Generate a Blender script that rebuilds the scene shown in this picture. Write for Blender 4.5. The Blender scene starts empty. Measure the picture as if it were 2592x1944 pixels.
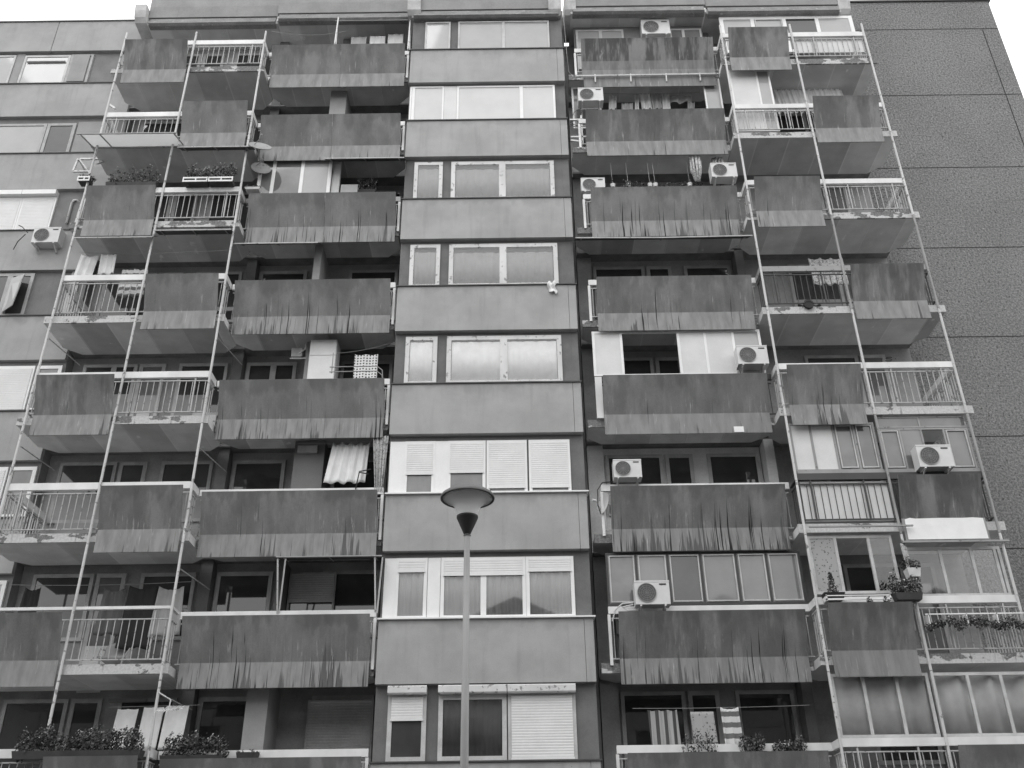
import bpy, math, random
from mathutils import Vector, Matrix
random.seed(7)
S = bpy.context.scene
COL = S.collection
R = math.radians

# ------------------------------------------------------------------ camera
cam_d = bpy.data.cameras.new("camera"); cam = bpy.data.objects.new("camera", cam_d); COL.objects.link(cam)
TILT = R(29.2804)
ux, uy = -0.012817, 0.999918          # slight roll of the hand-held camera
F = Vector((0, math.cos(TILT), math.sin(TILT))); RX = Vector((1, 0, 0)); UP = RX.cross(F)
cx_ = RX*uy + UP*ux; cy_ = RX*(-ux) + UP*uy; cz_ = -F
cam.matrix_world = Matrix(((cx_.x, cy_.x, cz_.x, 0), (cx_.y, cy_.y, cz_.y, 0), (cx_.z, cy_.z, cz_.z, 1.6), (0, 0, 0, 1)))
cam_d.sensor_width = 36; cam_d.lens = 36*2450/2592; cam_d.clip_start = .05; cam_d.clip_end = 3000
S.camera = cam

# ------------------------------------------------------------------ light: flat overcast daylight
SUN_EL, SUN_AZ = R(52), R(205)
W = bpy.data.worlds.new("World"); S.world = W; W.use_nodes = True
nt = W.node_tree; nt.nodes.clear()
o_ = nt.nodes.new("ShaderNodeOutputWorld"); bg = nt.nodes.new("ShaderNodeBackground")
sky = nt.nodes.new("ShaderNodeTexSky"); sky.sky_type = 'NISHITA'; sky.sun_disc = False
sky.sun_elevation = SUN_EL; sky.sun_rotation = SUN_AZ; sky.air_density = 1.5; sky.dust_density = 4
bw = nt.nodes.new("ShaderNodeRGBToBW"); mx = nt.nodes.new("ShaderNodeMix"); mx.data_type = 'RGBA'
mx.inputs['Factor'].default_value = .86; mx.inputs['B'].default_value = (17, 17, 17, 1)
nt.links.new(sky.outputs[0], bw.inputs[0]); nt.links.new(bw.outputs[0], mx.inputs['A'])
nt.links.new(mx.outputs['Result'], bg.inputs[0]); bg.inputs[1].default_value = .12
nt.links.new(bg.outputs[0], o_.inputs[0])
sd = bpy.data.lights.new("sun", 'SUN'); sun = bpy.data.objects.new("sun", sd); COL.objects.link(sun)
sd.energy = .6; sd.angle = R(25); sd.color = (1, 1, 1)
sv = Vector((math.sin(SUN_AZ)*math.cos(SUN_EL), math.cos(SUN_AZ)*math.cos(SUN_EL), math.sin(SUN_EL)))
sun.rotation_euler = sv.to_track_quat('Z', 'Y').to_euler()
S.view_settings.view_transform = 'Standard'; S.view_settings.look = 'None'
S.view_settings.gamma = 1; S.view_settings.exposure = -0.08

# ------------------------------------------------------------------ node helper
class NT:
    def __init__(s, name):
        s.m = bpy.data.materials.new(name); s.m.use_nodes = True; s.t = s.m.node_tree
        s.t.nodes.clear(); s.out = s.n("ShaderNodeOutputMaterial")
        s.b = s.n("ShaderNodeBsdfPrincipled"); s.l(s.b.outputs[0], s.out.inputs[0])
    def n(s, t): return s.t.nodes.new(t)
    def l(s, a, b): s.t.links.new(a, b)
    def put(s, sock, v):
        if hasattr(v, 'is_output') or isinstance(v, bpy.types.NodeSocket): s.l(v, sock)
        else:
            try: sock.default_value = v
            except Exception: sock.default_value = (v, v, v, 1)
    def math(s, op, a, b=0.0, c=None, clamp=False):
        m = s.n("ShaderNodeMath"); m.operation = op; m.use_clamp = clamp
        s.put(m.inputs[0], a); s.put(m.inputs[1], b)
        if c is not None: s.put(m.inputs[2], c)
        return m.outputs[0]
    def coord(s, scale=(1, 1, 1), rnd=True, kind='Object'):
        tc = s.n("ShaderNodeTexCoord"); v = tc.outputs[kind]
        if rnd:
            oi = s.n("ShaderNodeObjectInfo"); cb = s.n("ShaderNodeCombineXYZ")
            s.l(s.math('MULTIPLY', oi.outputs['Random'], 61.7), cb.inputs[0]); s.l(s.math('MULTIPLY', oi.outputs['Random'], 23.1), cb.inputs[2])
            ad = s.n("ShaderNodeVectorMath"); ad.operation = 'ADD'; s.l(v, ad.inputs[0]); s.l(cb.outputs[0], ad.inputs[1]); v = ad.outputs[0]
        ml = s.n("ShaderNodeVectorMath"); ml.operation = 'MULTIPLY'; s.l(v, ml.inputs[0]); ml.inputs[1].default_value = scale
        return ml.outputs[0]
    def noise(s, vec, scale=1, det=3, rough=.55, dist=0):
        n = s.n("ShaderNodeTexNoise"); s.l(vec, n.inputs['Vector']); n.inputs['Scale'].default_value = scale
        n.inputs['Detail'].default_value = det; n.inputs['Roughness'].default_value = rough; n.inputs['Distortion'].default_value = dist
        return n.outputs[0]
    def ramp(s, v, a, b, lo=0.0, hi=1.0, smooth=True):
        m = s.n("ShaderNodeMapRange"); m.interpolation_type = 'SMOOTHSTEP' if smooth else 'LINEAR'
        s.put(m.inputs['Value'], v); s.put(m.inputs['From Min'], a); s.put(m.inputs['From Max'], b)
        s.put(m.inputs['To Min'], lo); s.put(m.inputs['To Max'], hi); return m.outputs[0]
    def mix(s, f, a, b):
        m = s.n("ShaderNodeMix"); m.data_type = 'FLOAT'; s.put(m.inputs[0], f); s.put(m.inputs[2], a); s.put(m.inputs[3], b); return m.outputs[0]
    def sep(s, vec):
        x = s.n("ShaderNodeSeparateXYZ"); s.l(vec, x.inputs[0]); return x.outputs
    def prop(s, name):
        a = s.n("ShaderNodeAttribute"); a.attribute_type = 'OBJECT'; a.attribute_name = name; return a.outputs['Fac']
    def color(s, v):
        c = s.n("ShaderNodeCombineColor")
        for i in range(3): s.put(c.inputs[i], v)
        s.l(c.outputs[0], s.b.inputs['Base Color'])
    def bump(s, h, strength=.3, dist=.01):
        b = s.n("ShaderNodeBump"); b.inputs['Strength'].default_value = strength; b.inputs['Distance'].default_value = dist
        s.l(h, b.inputs['Height']); s.l(b.outputs[0], s.b.inputs['Normal'])
    def fin(s, rough=.85, spec=.3):
        s.b.inputs['Roughness'].default_value = rough; s.b.inputs['Specular IOR Level'].default_value = spec
        return s.m

def plain(name, v, var=.12, rough=.8, scale=3.0, spec=.3, streak=0.0):
    t = NT(name); c = t.coord()
    n = t.noise(c, scale, 4); f = t.noise(t.coord((1, 1, 1)), scale*14, 2)
    k = t.math('ADD', t.ramp(n, .3, .7, 1-var, 1+var), t.ramp(f, .3, .7, -var*.4, var*.4))
    if streak:
        st = t.noise(t.coord((11, 11, .7)), 1, 3); k = t.math('SUBTRACT', k, t.ramp(st, .55, .72, 0, streak))
    t.color(t.math('MULTIPLY', k, v)); return t.fin(rough, spec)

def mat_panel():
    t = NT("stained_fibre_cement"); raw = t.sep(t.coord(rnd=False)); x, z = raw[0], raw[2]
    drip = t.prop("drip"); dark = t.prop("dark"); lo = t.prop("wash")
    big = t.noise(t.coord((1.1, 1, .55)), 1.3, 4, .6); fine = t.noise(t.coord((1, 1, 1)), 38, 3, .6)
    col = t.ramp(big, .28, .72, .165, .255)
    col = t.math('ADD', col, t.ramp(fine, .3, .7, -.012, .012))
    # soot washed down from the top edge
    top = t.noise(t.coord((2.2, 1, .9)), 1.6, 4); tm = t.ramp(t.math('ADD', z, t.ramp(top, .3, .7, -.35, .25)), 1.0, 1.4)
    col = t.mix(t.math('MULTIPLY', tm, .5), col, .11)
    # broad damp bands of the "dark" sheets
    band = t.noise(t.coord((1.9, 1, .12)), 1.4, 4, .65); bm = t.math('MULTIPLY', t.ramp(band, .42, .56), dark)
    col = t.mix(t.math('MULTIPLY', bm, .75), col, .05)
    # paler strip below the kink
    bm2 = t.ramp(z, .505, .515); low = t.math('MULTIPLY', t.math('SUBTRACT', 1.0, bm2), lo)
    pale = t.ramp(t.noise(t.coord((3, 1, .8)), 2, 4), .3, .7, .215, .30)
    pass
    # tapering dark tongues rising from the lower edge eat into the pale strip
    sp = t.math('ADD', t.noise(t.coord((9.5, 0, .12)), 1, 3, .62), t.ramp(t.noise(t.coord((.9, 0, .02)), 1.4, 2), .42, .58, -.10, .07))
    sl = t.math('ADD', t.math('MULTIPLY', z, .26), t.math('SUBTRACT', .675, t.math('MULTIPLY', drip, .17)))
    spk = t.ramp(t.math('SUBTRACT', sp, sl), 0, t.ramp(big, .35, .6, .02, .07))
    col = t.mix(t.math('MULTIPLY', low, t.math('SUBTRACT', 1.0, t.math('MULTIPLY', spk, .95))), col, pale)
    col = t.mix(t.math('MULTIPLY', spk, .62), col, .075)
    # lime streaks
    ls = t.noise(t.coord((13, 0, 1.3)), 1, 4, .7); env = t.ramp(t.noise(t.coord((1.3, 0, 1.3)), 1.2, 3), .4, .62)
    lm = t.math('MULTIPLY', t.math('MULTIPLY', t.ramp(ls, .56, .68), env), t.ramp(z, 1.15, .75))
    col = t.mix(t.math('MULTIPLY', lm, .7), col, .46)
    # thin black runs
    br = t.noise(t.coord((17, 0, .28)), 1, 3, .75); env2 = t.ramp(t.noise(t.coord((1.1, 0, .1)), 1.3, 2), .38, .52, .15, 1)
    hm = t.ramp(t.math('ADD', z, t.ramp(t.noise(t.coord((12, 0, .05)), 1, 1), .3, .7, -.5, .5)), .8, .35)
    thr = t.math('SUBTRACT', .685, t.math('MULTIPLY', drip, .13))
    bk = t.math('MULTIPLY', t.math('MULTIPLY', t.ramp(br, thr, t.math('ADD', thr, .03)), env2), hm)
    col = t.mix(t.math('MULTIPLY', bk, .95), col, .018)
    # dirty bottom lip
    col = t.mix(t.ramp(z, .02, .0, 0, .5), col, .06)
    t.color(col); t.bump(fine, .25, .004); return t.fin(.9, .2)

def mat_spandrel():
    t = NT("painted_render"); c = t.coord()
    a = t.noise(c, .9, 4, .6); f = t.noise(t.coord(), 45, 3, .7); st = t.noise(t.coord((4, 1, .35)), 1.5, 3)
    g = t.n("ShaderNodeTexCoord"); z = t.sep(g.outputs['Generated'])[2]
    col = t.ramp(a, .3, .7, .315, .385); col = t.math('ADD', col, t.ramp(f, .3, .7, -.018, .018))
    col = t.math('SUBTRACT', col, t.ramp(st, .5, .75, 0, .035))
    dirt = t.ramp(t.math('ADD', z, t.ramp(t.noise(t.coord((1.5, 1, 1)), 2, 3), .3, .7, -.12, .12)), .82, 1.02)
    col = t.mix(t.math('MULTIPLY', dirt, .35), col, .22)
    spk = t.ramp(t.noise(t.coord((1, 1, .6)), 16, 2, .7), .73, .76); col = t.mix(t.math('MULTIPLY', spk, .6), col, .10)
    t.color(col); t.bump(f, .3, .003); return t.fin(.9, .2)

def mat_pebble():
    t = NT("pebble_dash"); c = t.coord(rnd=False)
    a = t.noise(c, 20, 2, .7); b = t.noise(t.coord((1.2, 1, 1), rnd=False), 14, 2, .6); big = t.noise(c, .5, 4)
    col = t.ramp(big, .3, .7, .18, .205); col = t.math('ADD', col, t.ramp(a, .35, .65, -.06, .06))
    col = t.mix(t.ramp(b, .60, .67), col, .07); col = t.mix(t.ramp(b, .37, .30), col, .31)
    t.color(col); t.bump(a, .8, .02); return t.fin(.95, .15)

def mat_rough_band():
    t = NT("scabbled_concrete"); a = t.noise(t.coord(), 30, 3, .7); b = t.noise(t.coord((1, 1, 2)), 2.5, 4)
    col = t.math('ADD', t.ramp(b, .3, .7, .20, .27), t.ramp(a, .35, .65, -.03, .03))
    col = t.mix(t.ramp(t.noise(t.coord((1, 1, 1.5)), 6, 3), .62, .7), col, .34)
    t.color(col); t.bump(a, .6, .012); return t.fin(.95, .15)

def mat_edge():
    t = NT("flaking_paint_on_concrete"); z = t.sep(t.coord(rnd=False))[2]
    a = t.noise(t.coord((1, 1, 1.6)), 2.1, 5, .62); f = t.noise(t.coord(), 22, 3, .65)
    m = t.ramp(t.math('ADD', a, t.math('MULTIPLY', t.ramp(z, .03, .12), -.06)), t.prop("flake"), t.math('ADD', t.prop("flake"), .02))
    col = t.mix(m, t.ramp(f, .3, .7, .12, .24), t.ramp(f, .25, .7, .42, .56))
    col = t.mix(t.ramp(t.noise(t.coord((9, 1, .8)), 1.5, 3), .6, .72, 0, .55), col, .10)
    t.color(col); t.bump(a, .4, .01); return t.fin(.9, .2)

def mat_ceiling(name, v):
    t = NT(name); c = t.coord(rnd=False); x = t.sep(c)[0]; y = t.sep(c)[1]
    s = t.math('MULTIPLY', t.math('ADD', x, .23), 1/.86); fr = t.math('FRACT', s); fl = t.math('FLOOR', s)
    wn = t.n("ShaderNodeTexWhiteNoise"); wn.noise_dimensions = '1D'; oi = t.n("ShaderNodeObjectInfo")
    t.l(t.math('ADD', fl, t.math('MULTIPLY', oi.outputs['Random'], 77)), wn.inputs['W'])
    col = t.math('MULTIPLY', v, t.ramp(wn.outputs['Value'], 0, 1, .66, 1.26, False))  # strip tones and edge lines stand in for the shading of unmodelled ribs
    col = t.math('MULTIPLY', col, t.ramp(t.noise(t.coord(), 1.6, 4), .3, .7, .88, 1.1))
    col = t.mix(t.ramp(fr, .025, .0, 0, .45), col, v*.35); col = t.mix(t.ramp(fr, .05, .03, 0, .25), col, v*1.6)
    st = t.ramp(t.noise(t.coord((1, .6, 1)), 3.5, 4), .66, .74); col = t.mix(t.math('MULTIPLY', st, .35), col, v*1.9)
    t.color(col); return t.fin(.9, .2)

def mat_metal(name, v, chip=.62, dirt=.10):
    t = NT(name); n = t.noise(t.coord((1, 1, 1)), 7, 5, .65); b = t.noise(t.coord((1, 1, .5)), 1.7, 3)
    col = t.math('MULTIPLY', t.ramp(b, .3, .7, .84, 1.05), v); col = t.mix(t.ramp(n, chip, chip+.04, 0, .8), col, dirt)
    t.color(col); return t.fin(.5, .4)

def mat_cloth(name, v, kind='plain', v2=.05):
    t = NT(name); c = t.coord(rnd=False); x, y, z = t.sep(c)
    if kind == 'plain': col = t.math('MULTIPLY', v, t.ramp(t.noise(t.coord(), 4, 3), .3, .7, .93, 1.05))
    elif kind == 'check':
        fx = t.math('SINE', t.math('MULTIPLY', x, 2*math.pi/.075)); fz = t.math('SINE', t.math('MULTIPLY', z, 2*math.pi/.075))
        m = t.math('MULTIPLY', t.ramp(fx, -.1, .1), t.ramp(fz, -.1, .1)); col = t.mix(m, v, v2)
    elif kind == 'stripe':
        m = t.ramp(t.math('SINE', t.math('MULTIPLY', x, 2*math.pi/.17)), .1, .4); col = t.mix(m, v, v2)
    elif kind == 'band':
        m = t.ramp(t.math('SINE', t.math('MULTIPLY', z, 2*math.pi/.21)), .0, .2); col = t.mix(m, v, v2)
    elif kind == 'floral':
        m = t.ramp(t.noise(c, 15, 2, .6, 1.5), .54, .58); m2 = t.ramp(t.noise(c, 6, 2), .6, .64)
        col = t.mix(t.math('MULTIPLY', m, .8), v, v2); col = t.mix(t.math('MULTIPLY', m2, .5), col, v2*2)
    elif kind == 'tick':
        vo = t.n("ShaderNodeTexVoronoi"); t.l(c, vo.inputs['Vector']); vo.inputs['Scale'].default_value = 15
        wv = t.noise(t.coord((1, 1, 1)), 19, 2, .6, 3); m = t.math('MULTIPLY', t.ramp(vo.outputs['Distance'], .34, .28), t.ramp(wv, .5, .54)); col = t.mix(m, v, v2)
    t.color(col); m = t.fin(.95, .1)
    return m

def mat_glass(name, v, refl=1.0, var=.2):
    t = NT(name); t.color(t.ramp(t.noise(t.coord(), 1.3, 3), .3, .7, v*(1-var), v*(1+var))); t.b.inputs['IOR'].default_value = 1.5+refl*.25
    return t.fin(.04, .5)

def mat_clear(name, tint=.9, ior=1.55):
    m = bpy.data.materials.new(name); m.use_nodes = True; t = m.node_tree; t.nodes.clear()
    o = t.nodes.new("ShaderNodeOutputMaterial"); mi = t.nodes.new("ShaderNodeMixShader"); tr = t.nodes.new("ShaderNodeBsdfTransparent")
    g = t.nodes.new("ShaderNodeBsdfGlossy"); f = t.nodes.new("ShaderNodeLayerWeight"); f.inputs[0].default_value = .5; pw = t.nodes.new("ShaderNodeMath"); pw.operation = 'POWER'; pw.inputs[1].default_value = 4; t.links.new(f.outputs['Facing'], pw.inputs[0]); g.inputs['Roughness'].default_value = .03
    ad = t.nodes.new("ShaderNodeMath"); ad.operation = 'MULTIPLY_ADD'; ad.inputs[1].default_value = .9; ad.inputs[2].default_value = .055
    tr.inputs[0].default_value = (tint, tint, tint, 1); g.inputs[0].default_value = (1, 1, 1, 1)
    t.links.new(pw.outputs[0], ad.inputs[0]); t.links.new(ad.outputs[0], mi.inputs[0])
    t.links.new(tr.outputs[0], mi.inputs[1]); t.links.new(g.outputs[0], mi.inputs[2]); t.links.new(mi.outputs[0], o.inputs[0]); return m

def mat_translucent(dv=.38, tv=.5):
    m = bpy.data.materials.new("translucent_sheet"); m.use_nodes = True; t = m.node_tree; t.nodes.clear()
    o = t.nodes.new("ShaderNodeOutputMaterial"); a = t.nodes.new("ShaderNodeAddShader"); d = t.nodes.new("ShaderNodeBsdfDiffuse"); r = t.nodes.new("ShaderNodeBsdfTranslucent")
    d.inputs[0].default_value = (dv, dv, dv, 1); r.inputs[0].default_value = (tv, tv, tv, 1)
    t.links.new(d.outputs[0], a.inputs[0]); t.links.new(r.outputs[0], a.inputs[1]); t.links.new(a.outputs[0], o.inputs[0]); return m

M = dict(
    panel=mat_panel(), spandrel=mat_spandrel(), pebble=mat_pebble(), rough=mat_rough_band(), edge=mat_edge(),
    ceil=mat_ceiling("balcony_underside", .58), ceil_dark=plain("shaded_gap_tone", .20, .2), ceil_light=mat_ceiling("freshly_painted_underside", .60),
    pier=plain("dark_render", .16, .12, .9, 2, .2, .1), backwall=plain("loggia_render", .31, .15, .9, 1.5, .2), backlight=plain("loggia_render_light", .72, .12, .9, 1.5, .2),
    mass=plain("cast_concrete", .2, .15, .9, .8, .2), parapet=plain("smooth_concrete", .30, .10, .9, 1.2, .2, .05), groove=plain("open_joint", .03, .1),
    white=mat_metal("white_gloss_paint", .72, .68, .25), offwhite=mat_metal("old_white_paint", .62, .58, .16), greypaint=mat_metal("grey_steel_paint", .30, .6, .1),
    pvc=plain("white_pvc", .76, .04, .45, 2, .4), shutter=plain("shutter_slats", .70, .04, .55, 2, .3), shutter_old=plain("old_shutter_slats", .40, .12, .6, 2, .3),
    frame=plain("weathered_white_frame", .48, .14, .6, 3, .3), dimframe=plain("dull_wood_frame", .38, .15, .7, 3, .3), darkmetal=mat_metal("dark_steel_paint", .055, .7, .15), rail=mat_metal("old_railing_paint", .42, .57, .1),
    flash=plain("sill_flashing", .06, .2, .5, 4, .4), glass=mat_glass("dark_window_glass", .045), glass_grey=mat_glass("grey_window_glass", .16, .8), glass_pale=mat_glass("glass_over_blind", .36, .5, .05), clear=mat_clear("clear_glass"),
    curtain=mat_cloth("net_curtain", .36), curtain_dim=mat_cloth("dim_curtain", .12), cream=mat_cloth("cream_curtain", .62), blind=mat_cloth("white_blind", .88), cloth=mat_cloth("white_cotton", .75), linen=mat_cloth("grey_linen", .45),
    darkcloth=mat_cloth("dark_cloth", .04), check=mat_cloth("checked_cloth", .7, 'check', .06), stripe=mat_cloth("striped_towel", .4, 'stripe', .09), band=mat_cloth("banded_cloth", .62, 'band', .16),
    floral=mat_cloth("floral_cloth", .52, 'floral', .12), tick=mat_cloth("patterned_board", .36, 'tick', .05), board=plain("painted_board", .62, .05, .6, 2, .3), greyboard=plain("grey_board", .2, .06, .8, 2, .2), midboard=plain("mid_grey_board", .30, .08, .8, 2, .2),
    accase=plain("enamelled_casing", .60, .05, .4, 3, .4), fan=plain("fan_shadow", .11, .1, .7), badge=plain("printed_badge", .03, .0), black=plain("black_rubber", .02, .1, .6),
    leaf=plain("leaf", .055, .45, .7, 9), leaf2=plain("pale_leaf", .13, .4, .7, 9), flower=plain("petal", .45, .3, .8, 9), pot=plain("plastic_pot", .05, .2, .6), whitepot=plain("white_pot", .62, .08, .6),
    lamp_lid=plain("lamp_lid_paint", .045, .15, .5, 3, .4), lamp_pole=mat_metal("galvanised_pole", .30, .66, .1), ground=plain("worn_concrete_ground", .42, .2, .9, .6), dim_bounce_strip=plain("dim_bounce_tone", .035, .4, .9, 5), paving=plain("paving", .08, .12, .9, 1.5),
    canvas=plain("awning_canvas", .10, .12, .9, 2), pale_sheet=mat_translucent(), whitepatch=plain("fresh_white_paint", .80, .04, .7), fluoro=plain("tube_lamp_cover", .2, .05, .4), plastic=plain("thin_plastic", .8, .05, .4),
)
M['bowl'] = mat_translucent(.34, .72); M['lamp_cup'] = plain('cup_paint', .02, .1, .5); M['lamp_lid'] = plain('lamp_lid_paint', .13, .15, .5, 3, .4)
M['glass_white'] = mat_glass('glass_over_white_blind', .55, .5, .05); M['endblock'] = plain('pale_rendered_block', .52, .15, .9, 3, .2, .1); M['postpaint'] = mat_metal('chalky_post_paint', .56, .58, .12); M['glass_mid'] = mat_glass('reflection_grey_glass', .20, .6, .1)  # the mid-grey casement glass holds reflections in its base colour
M['midwall'] = plain("mid_render", .20, .12, .9, 2, .2, .1)

# ------------------------------------------------------------------ mesh helper
WL_ = {}
CAM_SCALE = [False]
def fit(p):   # image-pixel positions scaled nearly about the camera; centre column's sills fix the scale (1.85 % longer, planes 0.36 m deeper)
    return Vector((p[0]*1.0185, p[1]+.36, p[2]*1.0185-.03)) if CAM_SCALE[0] else Vector(p)
class MB:
    def __init__(s): s.v = []; s.f = []
    def box(s, x0, x1, y0, y1, z0, z1):
        if x0 > x1: x0, x1 = x1, x0
        b = len(s.v); s.v += [(x0,y0,z0),(x1,y0,z0),(x1,y1,z0),(x0,y1,z0),(x0,y0,z1),(x1,y0,z1),(x1,y1,z1),(x0,y1,z1)]
        s.f += [(b,b+3,b+2,b+1),(b+4,b+5,b+6,b+7),(b,b+1,b+5,b+4),(b+1,b+2,b+6,b+5),(b+2,b+3,b+7,b+6),(b+3,b,b+4,b+7)]; return s
    def prism_x(s, prof, x0, x1, closed=True):
        n = len(prof); b = len(s.v); s.v += [(x0,)+p for p in prof]+[(x1,)+p for p in prof]
        for i in range(n if closed else n-1):
            j = (i+1) % n; s.f.append((b+i, b+j, b+n+j, b+n+i))
        if closed: s.f += [tuple(range(b+n-1, b-1, -1)), tuple(range(b+n, b+2*n))]
        return s
    def prism_z(s, prof, z0, z1):
        n = len(prof); b = len(s.v); s.v += [(p[0],p[1],z0) for p in prof]+[(p[0],p[1],z1) for p in prof]
        for i in range(n):
            j = (i+1) % n; s.f.append((b+i, b+j, b+n+j, b+n+i))
        s.f += [tuple(range(b+n-1, b-1, -1)), tuple(range(b+n, b+2*n))]; return s
    def hexa(s, p):    # eight corners, bottom ring then top ring
        b = len(s.v); s.v += [tuple(q) for q in p]
        s.f += [(b,b+3,b+2,b+1),(b+4,b+5,b+6,b+7),(b,b+1,b+5,b+4),(b+1,b+2,b+6,b+5),(b+2,b+3,b+7,b+6),(b+3,b,b+4,b+7)]; return s
    def bar(s, p, q, w, h=None):
        p, q = Vector(p), Vector(q); h = h or w; d = (q-p).normalized(); u = d.cross(Vector((0,0,1)))
        if u.length < .01: u = Vector((1,0,0))
        u.normalize(); v = u.cross(d).normalized(); c = [(-1,-1),(1,-1),(1,1),(-1,1)]
        b = len(s.v)
        for e in (p, q):
            for a, k in c: s.v.append(tuple(e+u*a*w/2+v*k*h/2))
        s.f += [(b,b+1,b+2,b+3),(b+7,b+6,b+5,b+4)]+[(b+i, b+4+i, b+4+(i+1)%4, b+(i+1)%4) for i in range(4)]; return s
    def tube(s, pts, r, n=8, r2=None):
        pts = [Vector(p) for p in pts]; b = len(s.v); m = len(pts)
        for i, p in enumerate(pts):
            d = (pts[min(i+1, m-1)]-pts[max(i-1, 0)]).normalized(); u = d.cross(Vector((0,.05,1)))
            if u.length < .1: u = d.cross(Vector((0,1,0)))
            u.normalize(); v = d.cross(u); rr = r if r2 is None else r+(r2-r)*i/(m-1)
            for k in range(n): a = 2*math.pi*k/n; s.v.append(tuple(p+u*math.cos(a)*rr+v*math.sin(a)*rr))
        for i in range(m-1):
            for k in range(n): k2 = (k+1) % n; s.f.append((b+i*n+k, b+i*n+k2, b+(i+1)*n+k2, b+(i+1)*n+k))
        s.f += [tuple(range(b+n-1, b-1, -1)), tuple(range(b+(m-1)*n, b+m*n))]; return s
    def lathe(s, prof, cx, cy, n=40):
        b = len(s.v); m = len(prof)
        for r, z in prof:
            for k in range(n): a = 2*math.pi*k/n; s.v.append((cx+r*math.cos(a), cy+r*math.sin(a), z))
        for i in range(m-1):
            for k in range(n): k2 = (k+1) % n; s.f.append((b+i*n+k, b+i*n+k2, b+(i+1)*n+k2, b+(i+1)*n+k))
        return s
    def disc_y(s, cx, y0, y1, cz, r, n=28):
        b = len(s.v)
        for y in (y0, y1):
            for k in range(n): a = 2*math.pi*k/n; s.v.append((cx+r*math.cos(a), y, cz+r*math.sin(a)))
        for k in range(n): k2 = (k+1) % n; s.f.append((b+k, b+k2, b+n+k2, b+n+k))
        s.f += [tuple(range(b, b+n)), tuple(range(b+2*n-1, b+n-1, -1))]; return s
    def ring_y(s, cx, y, cz, r, t, n=28):
        p = [(cx+r*math.cos(2*math.pi*k/n), y, cz+r*math.sin(2*math.pi*k/n)) for k in range(n+1)]
        for i in range(n): s.bar(p[i], p[i+1], t)
        return s
    def sheet(s, nx, nz, fn, thick=.004):
        b = len(s.v)
        for side in (0, 1):
            for j in range(nz+1):
                for i in range(nx+1):
                    p = fn(i/nx, j/nz); s.v.append((p[0], p[1]+side*thick, p[2]))
        w = nx+1; o = (nx+1)*(nz+1)
        for j in range(nz):
            for i in range(nx):
                a = b+j*w+i; s.f.append((a, a+1, a+w+1, a+w)); a += o; s.f.append((a, a+w, a+w+1, a+1))
        for i in range(nx): a = b+i; s.f.append((a, a+o, a+o+1, a+1)); a = b+nz*w+i; s.f.append((a, a+1, a+o+1, a+o))
        for j in range(nz): a = b+j*w; s.f.append((a, a+w, a+w+o, a+o)); a = b+j*w+nx; s.f.append((a, a+o, a+w+o, a+w))
        return s
    def leaves(s, c, r, n, size=.055):
        for _ in range(n):
            while True:
                q = Vector((random.uniform(-1,1), random.uniform(-1,1), random.uniform(-1,1)))
                if q.length < 1: break
            p = Vector((c[0]+q.x*r[0], c[1]+q.y*r[1], c[2]+q.z*r[2])); a = Vector((random.gauss(0,1), random.gauss(0,1), random.gauss(0,1))).normalized()
            u = a.orthogonal().normalized(); v = a.cross(u); sz = size*random.uniform(.5, 1.2); b = len(s.v)
            s.v += [tuple(p-u*sz*.5), tuple(p+v*sz*.32), tuple(p+u*sz*.6), tuple(p-v*sz*.32)]; s.f.append((b, b+1, b+2, b+3))
        return s
    def build(s, name, mat, parent=None, origin=None, smooth=False, **props):
        if origin is None:
            xs, ys, zs = zip(*s.v); origin = Vector((min(xs), min(ys), min(zs))) if parent else Vector(((min(xs)+max(xs))/2, (min(ys)+max(ys))/2, min(zs)))
        s.v = [fit(v) for v in s.v]; origin = fit(origin)
        me = bpy.data.meshes.new(name); me.from_pydata([tuple(Vector(v)-origin) for v in s.v], [], s.f); me.update()
        if smooth:
            for p in me.polygons: p.use_smooth = True
        me.materials.append(M[mat]); o = bpy.data.objects.new(name, me); COL.objects.link(o)
        if parent: o.parent = parent; o.location = origin-WL_[parent.name]
        else: o.location = origin
        WL_[o.name] = origin
        for k, v in props.items(): o[k] = v
        return o

def empty(name, loc, label, cat, group=None):
    loc = fit(loc)
    o = bpy.data.objects.new(name, None); COL.objects.link(o); o.location = loc; o.empty_display_size = .2
    WL_[o.name] = Vector(loc); o['label'] = label; o['category'] = cat
    if group: o['group'] = group
    return o
def tag(o, label, cat, group=None):
    o['label'] = label; o['category'] = cat
    if group: o['group'] = group
    return o

# ------------------------------------------------------------------ setting
def struct(name, mb, mat):
    o = mb.build(name, mat); o['kind'] = 'structure'; return o
struct('ground', MB().box(-250, 250, -250, 250, -.5, 0), 'ground')
struct('dim_bounce_strip', MB().box(-60, 60, -3, 14.4, .004, .05), 'dim_bounce_strip')  # unseen dark strip, added to cut ground bounce on the lower floors
struct('pavement', MB().box(-40, 40, 14.5, 18.6, .004, .13), 'paving')

# ------------------------------------------------------------------ the three building sections
A = empty('apartment_building', (-4.8, 21.1, 0), 'tall grey apartment block with stained balcony panels left of the dark vertical gap', 'apartment building')
B = empty('apartment_building', (8, 21.1, 0), 'tall apartment block with glazed balconies and pebble-dashed end wall right of the dark gap', 'apartment building')
C = empty('apartment_building', (-17, 21.1, 0), 'set-back lower block with pale bands of wall at the far left edge', 'apartment building')

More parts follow.
